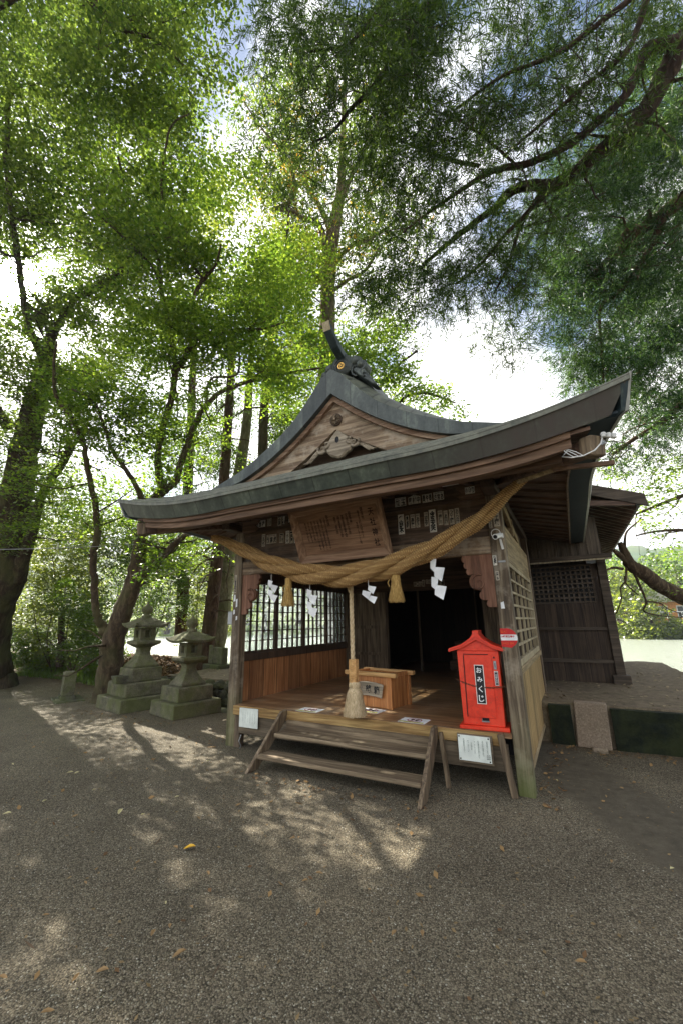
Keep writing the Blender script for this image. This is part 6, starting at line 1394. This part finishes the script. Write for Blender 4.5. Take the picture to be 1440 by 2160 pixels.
# 9 understorey on the left bank
def bush(name, label, regs, mat, stems, size=.075, k=22, spread=.26):
    g = A(*stems[0][0]); T_ = tree(name, (g[0], g[1], float(groundz(g[0], g[1]))), label, cat='bush'); regs = [(a, b_, c_, d_, t_*1.5, e, f) for a, b_, c_, d_, t_, e, f in regs]; m_ = MB()
    for st_ in stems:
        s_ = smooth_path([np.array([*A(u, v, d), .018]) for u, v, d in st_], 5, .3); m_.tube([p[:3] for p in s_], [.02-.014*i/len(s_) for i in range(len(s_))], 5)
    wp(m_.build('stems', BK_DARK), T_); wp(leaves('foliage', region_pts(regs, size, k, thr=-.9), k, spread, size, mat, T_), T_)
bush('bush', 'tall yellow green bush behind the stone marker', [(60, 1120, 210, 1300, 1.6, 12, 15.5), (50, 1290, 190, 1380, 1.5, 11.5, 14)], LF_SUN, [[(110, 1420, 12), (100, 1350, 12.2), (118, 1250, 12.4), (110, 1160, 12.6)], [(116, 1420, 12), (140, 1340, 12.2), (150, 1240, 12.5)], [(112, 1420, 12), (80, 1340, 12.2), (70, 1260, 12.5)]])
bush('bush', 'lower dark green bush with bare stems left of the forked maple', [(130, 1270, 225, 1400, 1.5, 10.5, 13), (10, 1330, 120, 1400, .9, 11.5, 14)], LF_BUSH, [[(152, 1415, 11), (140, 1350, 11.2), (150, 1290, 11.5)], [(155, 1415, 11), (175, 1350, 11.2), (190, 1300, 11.4)], [(150, 1415, 11), (120, 1370, 11.2), (95, 1345, 11.4)]])
bush('bush', 'leafy green thicket behind the taller stone lantern', [(240, 1150, 400, 1290, 1.6, 12, 16), (300, 1260, 345, 1330, .8, 13, 16)], LF_BUSH, [[(300, 1390, 13), (290, 1300, 13.2), (300, 1200, 13.4)], [(310, 1390, 13), (350, 1280, 13.2), (370, 1180, 13.4)]])
bush('bush', 'bright lakeside bush seen between the conifer trunks', [(395, 1180, 450, 1330, 1.2, 13.5, 18), (455, 1190, 500, 1330, 1.0, 14, 18)], LF_SUN, [[(420, 1400, 14.5), (415, 1300, 14.7), (420, 1200, 15)]])
bush('bush', 'low tangled dark shrub on the bank behind the stone marker', [(20, 1330, 215, 1425, 1.3, 12.2, 15), (215, 1330, 262, 1420, .8, 12.5, 15)], LF_BROAD, [[(90, 1430, 12.4), (60, 1390, 12.5), (30, 1360, 12.6)], [(92, 1430, 12.4), (130, 1390, 12.5), (160, 1360, 12.6)]])
bush('bush', 'yellow green bush left of the great trunk at the picture edge', [(-120, 1120, 30, 1380, 1.4, 13, 17)], LF_SUN, [[(-40, 1420, 14), (-50, 1300, 14.2), (-30, 1180, 14.4)]])
bush('bush', 'dark evergreen bush under the high branches left of the hall eave', [(200, 1080, 420, 1190, 1.3, 12.5, 16.5), (60, 1060, 200, 1150, .9, 13, 17)], LF_BROAD, [[(262, 1400, 14), (262, 1250, 14.2), (270, 1130, 14.4)]])
# fan palm
T = tree('fan_palm', (*A(128, 1400, 11.6)[:2], 0), 'fan palm with spiky round leaves in the left thicket', cat='palm'); m = MB()
c0 = A(130, 1300, 11.6); b0 = A(126, 1405, 11.6)
m.tube([b0, (b0*.5+c0*.5)+np.array([.04, 0, 0]), c0], [.10, .085, .08], 9); wp(m.build('trunk', BK_DARK), T)
V = []; st = MB()
for q, (u, v, d) in enumerate(((140, 1235, 11.3), (118, 1262, 11.2), (165, 1260, 11.6), (128, 1215, 11.8), (150, 1290, 11.2), (105, 1290, 11.6), (175, 1230, 12), (145, 1262, 11.0))):
    c_ = A(u, v, d); st.tube([c0, (c0+c_)/2+np.array([0, 0, .08]), c_], .010, 5); ax = (c_-c0)/np.linalg.norm(c_-c0); sd = np.cross(ax, [0, 0, 1.]); sd /= np.linalg.norm(sd)+1e-6
    nmv = np.cross(sd, ax)
    for j in range(26):
        a = -2.1+4.2*j/25; dr = ax*math.cos(a)+sd*math.sin(a)+nmv*.25*math.sin(j*2.1)*.4; L_ = .40*(1-.12*abs(a)); w_ = np.cross(dr, nmv); w_ /= np.linalg.norm(w_); e = c_+dr*L_+np.array([0, 0, -.09]); mdl = c_+dr*L_*.6
        V.append([c_, mdl-w_*.016, e, mdl+w_*.016])
wp(st.build('stalks', BK_DARK), T); wp(quads('fronds', np.array(V), LF_BUSH), T)

# far bank trees
def far_tree(name, az, r_, h_, wd_, label, mat=LF_FAR, group=None, size=.34, nl=2600, base=None):
    x = CP[0]+math.sin(R(az))*r_; y = CP[1]+math.cos(R(az))*r_; z0 = float(groundz(x, y)); T_ = tree(name, (x, y, z0), label, group=group)
    m_ = MB(); m_.tube([(x, y, z0-.3), (x+.1, y, z0+h_*.4), (x, y, z0+h_*.8)], [wd_*.05, wd_*.035, .04], 7)
    for q in range(6):
        a = q*1.05; m_.tube([(x, y, z0+h_*(.25+.08*q)), (x+math.cos(a)*wd_*.35, y+math.sin(a)*wd_*.35, z0+h_*(.45+.07*q))], [.09, .03], 5)
    wp(m_.build('trunk', BK_DARK), T_); k = 13; nc = nl//k
    th = nrs.uniform(0, 6.283, nc); zz = nrs.uniform(.06, 1, nc); rad = wd_*.5*np.sqrt(np.clip(1-((zz-.42)/.62)**2, 0.05, 1))*nrs.uniform(.55, 1.05, nc)*(1+.25*np.sin(th*3+az))
    cen = np.stack([x+np.cos(th)*rad, y+np.sin(th)*rad, z0+zz*h_*(1+.08*np.sin(th*2+az))], 1)
    wp(leaves('crown', cen, k, wd_*.11, size, mat, T_, flat=.3, asp=.7), T_)
for i, (az, r_, h_, w_, mt, lb_) in enumerate(((3.6, 54, 7.4, 6, LF_FAR, 'yellow green tree on the far bank touching the rear hall corner'), (5.0, 50.5, 4.6, 5.0, LF_SUN, 'round yellow green tree on the far bank at the water line'), (6.3, 53, 5.8, 5.2, LF_FAR, 'broad yellow green tree in the middle of the far bank'),
        (7.4, 49.5, 3.2, 4.0, LF_SUN, 'low waterside willow like bush left of the orange house'), (8.5, 49.5, 1.5, 3.4, LF_FAR, 'clipped round shrub in front of the orange house'), (9.9, 49.5, 1.7, 3.4, LF_SUN, 'bright shrub at the water below the orange house'), (4.6, 64, 8, 8, LF_BUSH, 'darker green tree behind the far bank trees'), (10.4, 76, 10, 9, LF_BUSH, 'dark green tree above the orange house roof'), (7.0, 68, 7.5, 9, LF_FAR, 'pale green tree just left of the orange house roof'), (6.0, 49.2, 2.2, 3.6, LF_FAR, 'smallest yellow green bush at the far water line'))):
    far_tree('far_tree', az, r_, h_, w_, lb_, mt, None, .28 if h_ > 4 else .2)
for i, az in enumerate(np.linspace(-66, -8, 20)):
    far_tree('far_tree', float(az)+rnd.uniform(-.8, .8), float(shore(R(az)))+rnd.uniform(2, 9), rnd.uniform(9, 15), rnd.uniform(8, 12), 'sunlit round tree on the far lake bank glimpsed between the trunks', LF_FAR if i % 2 else LF_SUN, 'trees along the far lake bank', .5, 1500)
# orange house across the lake
hx, hy = CP[0]+math.sin(R(9.9))*57, CP[1]+math.cos(R(9.9))*57; hz = float(groundz(hx, hy))
HS = empty('lake_house', (hx, hy, hz), R(-14), label='orange walled low house with pale roof across the lake', cat='house')
MB().box(-2.4, 3.2, -1.8, 2, -.5, 2.6).build('wall', plain('orange_render', lin((216, 150, 96)), .8), HS)
MB().prism([(-3.2, 2.5), (3.9, 2.5), (2.6, 3.5), (-1.2, 3.5)], lambda a, b_, t: (a, t, b_), -2.5, 2.6).build('roof', plain('pale_roof', lin((206, 200, 190)), .7), HS)
for x in (-1.2, .6):
    f = MB().box(x-.55, x+.55, -1.85, -1.801, .9, 2.1).build('window', plain('window_frame_white', (.7, .7, .68)), HS); MB().box(x-.46, x-.03, -1.87, -1.851, 1.0, 2.0).box(x+.03, x+.46, -1.87, -1.851, 1.0, 2.0).build('pane', plain('dark_glass', (.08, .09, .10), .1), f)
FN = empty('white_railing', (CP[0]+math.sin(R(7.6))*51.5, CP[1]+math.cos(R(7.6))*51.5, 1.0), R(-9), label='white railing along the far bank below the house', cat='railing')
m = MB(); m.box(-3.6, 3.2, -.03, .03, 1.0, 1.08).box(-3.6, 3.2, -.03, .03, .5, .56)
m.build('rails', WPLA, FN)
for q in range(9): MB().box(-3.6+q*.84, -3.54+q*.84, -.03, .03, -.4, 1.0).build('post', WPLA, FN)
# hills
az_ = np.radians(np.linspace(-80, 60, 141)); hb = []
HR = [(150, 0.), (210, .35), (280, .8), (360, 1.0), (460, .9)]
rows = []
for r_, f in HR: rows.append([(CP[0]+math.sin(a)*r_, CP[1]+math.cos(a)*r_, -1+f*(30+34*float(vnoise(np.array(a*7), np.array(.5), 1., 2))+10*float(vnoise(np.array(a*31), np.array(r_*.02), 1., 4)))) for a in az_])
o = MB().grid(rows).build('hills', (lambda: (lambda mm: mm)(stone('wooded_hill', (52, 74, 48), (84, 104, 66), .5, .01)))(), smooth=True); tag(o, 'low wooded hills behind the lake', None, None, 'structure')
for i in range(16):
    az = 2.5+i*.75; r_ = 105+rnd.uniform(-6, 20); far_tree('hill_tree', az, r_, 8+rnd.uniform(0, 4), 10, 'tree on the wooded slope beyond the far bank', LF_BUSH, 'trees on the wooded slope', .7, 900)

# ------------------------------------------------------------------ air
m = bpy.data.materials.new('haze_air'); m.use_nodes = True; n = m.node_tree.nodes; n.clear(); l = m.node_tree.links
out_ = n.new('ShaderNodeOutputMaterial'); pv = n.new('ShaderNodeVolumePrincipled'); pv.inputs['Color'].default_value = (.78, .88, 1, 1); pv.inputs['Density'].default_value = .0006; pv.inputs['Anisotropy'].default_value = .3
l.new(pv.outputs[0], out_.inputs['Volume'])
o = MB().box(-600, 600, -400, 900, -3.0, 90).build('haze', m); tag(o, 'thin summer haze over the lake', None, None, 'stuff'); o.display_type = 'WIRE'
# ------------------------------------------------------------------ ground litter
leafm = plain('dry_leaf', lin((150, 122, 84)), .8); leafy = plain('yellow_leaf', lin((226, 178, 60)), .6); leafg = plain('pale_leaf', lin((196, 186, 140)), .7)
def fallen(u, v, s, mat, label, group):
    s = s*.78
    d = np.array([u, v]); r_ = cF+cR*(u-720)/FPX-cU*(v-1080)/FPX; t_ = (0.015-CP[2])/r_[2]; p = CP+r_*t_; a = rnd.uniform(0, 6.28)
    out = [(-.5, 0), (-.28, .17), (.05, .24), (.32, .14), (.55, 0), (.32, -.13), (.05, -.22), (-.28, -.15)]
    vs_ = [(x*s, y*s, .012+abs(y)*s*.55+.05*s*math.sin(x*5)) for x, y in out]; vs_ = [(0, 0, .010)]+vs_; n_ = len(out)
    b_ = MB(); b_.add(vs_+[(x, y, z-.0012) for x, y, z in vs_], [(0, i+1, (i+1) % n_+1) for i in range(n_)]+[(n_+1, n_+1+(i+1) % n_+1, n_+1+i+1) for i in range(n_)]+[(i+1, (i+1) % n_+1, n_+1+(i+1) % n_+1, n_+1+i+1) for i in range(n_)])
    o_ = b_.build('fallen_leaf', mat); o_.location = (p[0], p[1], float(groundz(p[0], p[1]))); o_.rotation_euler = (rnd.uniform(-.1, .1), rnd.uniform(-.1, .1), a if group else .6); o_.location.z += .012; tag(o_, label, 'fallen leaf', group)
fallen(400, 1789, .105, leafy, 'bright yellow fallen leaf alone on the gravel in front of the steps', None)
GL = 'dry leaves scattered on the gravel'
for u, v, s in ((370, 1788, .07), (617, 1770, .055), (630, 1768, .045), (440, 1842, .05), (327, 1820, .04), (674, 1843, .06), (643, 1859, .05), (404, 1917, .045), (358, 1959, .05), (323, 1975, .06), (97, 1935, .04), (215, 2055, .07), (160, 2070, .055), (378, 2018, .08), (6, 2065, .06), (100, 2142, .06), (285, 1835, .05), (180, 1867, .04), (560, 1680, .04), (1290, 1820, .05), (890, 1970, .06), (1225, 2035, .06), (830, 1969, .06)):
    fallen(u, v, s, leafm, 'small dry brown leaf lying on the gravel', GL)
for u, v, s in ((15, 1717, .08), (254, 1713, .10), (199, 1669, .06), (148, 1629, .08), (162, 1630, .06), (438, 1605, .05), (302, 1720, .05), (373, 1683, .05), (95, 1690, .06), (1417, 1834, .05), (1174, 1648, .05), (350, 1908, .03), (27, 1615, .05)):
    fallen(u, v, s, leafg, 'small pale dry leaf on the shaded gravel', 'pale leaves scattered on the gravel')
# pebbles lying loose on the yard: uncountable
n_ = 90000; px_ = nrs.uniform(-1.5, 5.6, n_*3); py_ = CP[1]+.8+4.6*nrs.uniform(0, 1, n_*3)**1.25
keep = (np.abs(px_+.52*py_-4.52) > .45) & ~((px_ > 0) & (px_ < 3.75) & (py_ > -.65)); px_, py_ = px_[keep][:n_], py_[keep][:n_]; n_ = len(px_)
s = nrs.uniform(.0024, .0048, n_)*(1+.35*(nrs.rand(n_) > .93)); pz = groundz(px_, py_)+s*.35
octv = np.array([[1, 0, 0], [0, 1, 0], [-1, 0, 0], [0, -1, 0], [0, 0, .7], [0, 0, -.7]])
ang = nrs.uniform(0, 6.283, n_); ca, sa = np.cos(ang), np.sin(ang); sx = s*nrs.uniform(.8, 1.5, n_); V = np.empty((n_, 6, 3))
for j in range(6):
    jx = octv[j, 0]*sx*nrs.uniform(.75, 1.2, n_); jy = octv[j, 1]*s*nrs.uniform(.75, 1.2, n_)
    V[:, j, 0] = px_+jx*ca-jy*sa; V[:, j, 1] = py_+jx*sa+jy*ca; V[:, j, 2] = pz+octv[j, 2]*s+nrs.normal(0, .15, n_)*s
tri = np.array([[0, 1, 4], [1, 2, 4], [2, 3, 4], [3, 0, 4]]); F = (np.arange(n_)[:, None, None]*6+tri[None]).reshape(-1, 3)
me = bpy.data.meshes.new('loose_gravel'); me.vertices.add(n_*6); me.vertices.foreach_set('co', V.astype(np.float32).reshape(-1)); me.loops.add(len(F)*3); me.loops.foreach_set('vertex_index', F.astype(np.int32).reshape(-1)); me.polygons.add(len(F)); me.polygons.foreach_set('loop_start', np.arange(0, len(F)*3, 3, dtype=np.int32)); me.polygons.foreach_set('loop_total', np.full(len(F), 3, dtype=np.int32))
m, n, l, b = newmat('pebble'); g = n.new('ShaderNodeNewGeometry'); r = ramp(n, l, g.outputs['Random Per Island'], [(0, lin((70, 64, 52))), (.5, lin((104, 96, 80))), (.88, lin((128, 117, 99))), (.985, lin((150, 142, 122))), (1, lin((206, 202, 188)))]); l.new(r.outputs[0], b.inputs['Base Color']); b.inputs['Roughness'].default_value = .85
me.materials.append(m); me.update(calc_edges=True); o = bpy.data.objects.new('loose_gravel', me); COL.objects.link(o); tag(o, 'loose small grey pebbles covering the yard', None, None, 'stuff')
n_ = 2600; x = nrs.uniform(-6, 6, n_); y = CP[1]+.8+nrs.uniform(0, 1, n_)**.8*6.3; kk = ~((x > -.05) & (x < 3.8) & (y > -.05)) & (y < 1.9); x, y = x[kk], y[kk]; P = np.stack([x, y, groundz(x, y)+.012], 1)
o = leaves('leaf_debris', P, 1, .01, .022, plain('debris', lin((128, 108, 76)), .9), None, flat=1.2); tag(o, 'tiny scraps of dry leaf strewn over the gravel', None, None, 'stuff')
for nm, nn_, sz, colr in (('leaf_debris', 420, .045, (140, 112, 74)), ('leaf_debris', 380, .035, (108, 82, 56)), ('twig_debris', 260, .09, (84, 68, 52))):
    x = nrs.uniform(-7, 5.8, nn_); y = CP[1]+.9+nrs.uniform(0, 1, nn_)**.75*6.0
    hh = nn_//2; ed = nrs.randint(0, 5, hh)   # half of it drifts against the steps, the deck, the lanterns and the wall
    ex = np.where(ed == 0, nrs.uniform(.8, 3.1, hh), np.where(ed == 1, nrs.uniform(3.8, 5.2, hh), np.where(ed == 2, nrs.uniform(-4.3, -1.6, hh), np.where(ed == 3, nrs.uniform(3.76, 4.0, hh), nrs.uniform(-.35, -.02, hh)))))
    ey = np.where(ed == 0, -.62-abs(nrs.normal(0, .14, hh)), np.where(ed == 1, 1.85-abs(nrs.normal(0, .12, hh)), np.where(ed == 2, .55-abs(nrs.normal(0, .15, hh)), nrs.uniform(-.2, 1.8, hh))))
    x[:hh] = ex; y[:hh] = ey
    kk = ~((x > -.05) & (x < 3.76) & (y > -.05)); x, y = x[kk], y[kk]; P = np.stack([x, y, groundz(x, y)+.014], 1)
    o = leaves(nm, P, 1, .01, sz, plain('debris', lin(colr), .9), None, flat=1.1, asp=.1 if nm[0] == 't' else .55); tag(o, {420: 'tan broken leaves drifted against the steps and lanterns', 380: 'dark brown broken leaves drifted over the yard', 260: 'thin broken twigs strewn over the yard'}[nn_], None, None, 'stuff')
n_ = 1500; x = nrs.uniform(-3.8, 6, n_); y = nrs.uniform(2.1, 8, n_); P = np.stack([x, y, 0*x+.487], 1)
o = leaves('terrace_litter', P, 1, .004, .05, plain('terrace_debris', lin((150, 134, 106)), .9), None, flat=1.4); tag(o, 'scraps of leaf and bark on the bare terrace', None, None, 'stuff')
# leaf litter and grass on the left bank
n_ = 9000; x = nrs.uniform(-12.5, -5.2, n_); y = nrs.uniform(3.0, 7.0, n_); P = np.stack([x, y, groundz(x, y)+.02], 1)
o = leaves('leaf_litter', P, 1, .03, .11, plain('litter', lin((122, 96, 66)), .9), None, flat=.5); tag(o, 'brown leaf litter on the bank under the left trees', None, None, 'stuff')
n_ = 9000; x = nrs.uniform(-11, -5.4, n_); y = nrs.uniform(2.3, 3.6, n_); z = groundz(x, y); h = nrs.uniform(.08, .2, n_); a = nrs.uniform(0, 6.28, n_); bx_ = np.stack([np.cos(a)*.006, np.sin(a)*.006, 0*a], 1); P = np.stack([x, y, z-.01], 1); tpv = P+np.stack([nrs.normal(0, .05, n_), nrs.normal(0, .05, n_), h], 1)
o = quads('grass', np.stack([P-bx_, P+bx_, tpv], 1), LF_BUSH, None, 3); tag(o, 'short green grass strip below the left bank', None, None, 'stuff')
import sys; print('objects', len(bpy.data.objects), 'faces', sum(len(m_.polygons) for m_ in bpy.data.meshes))
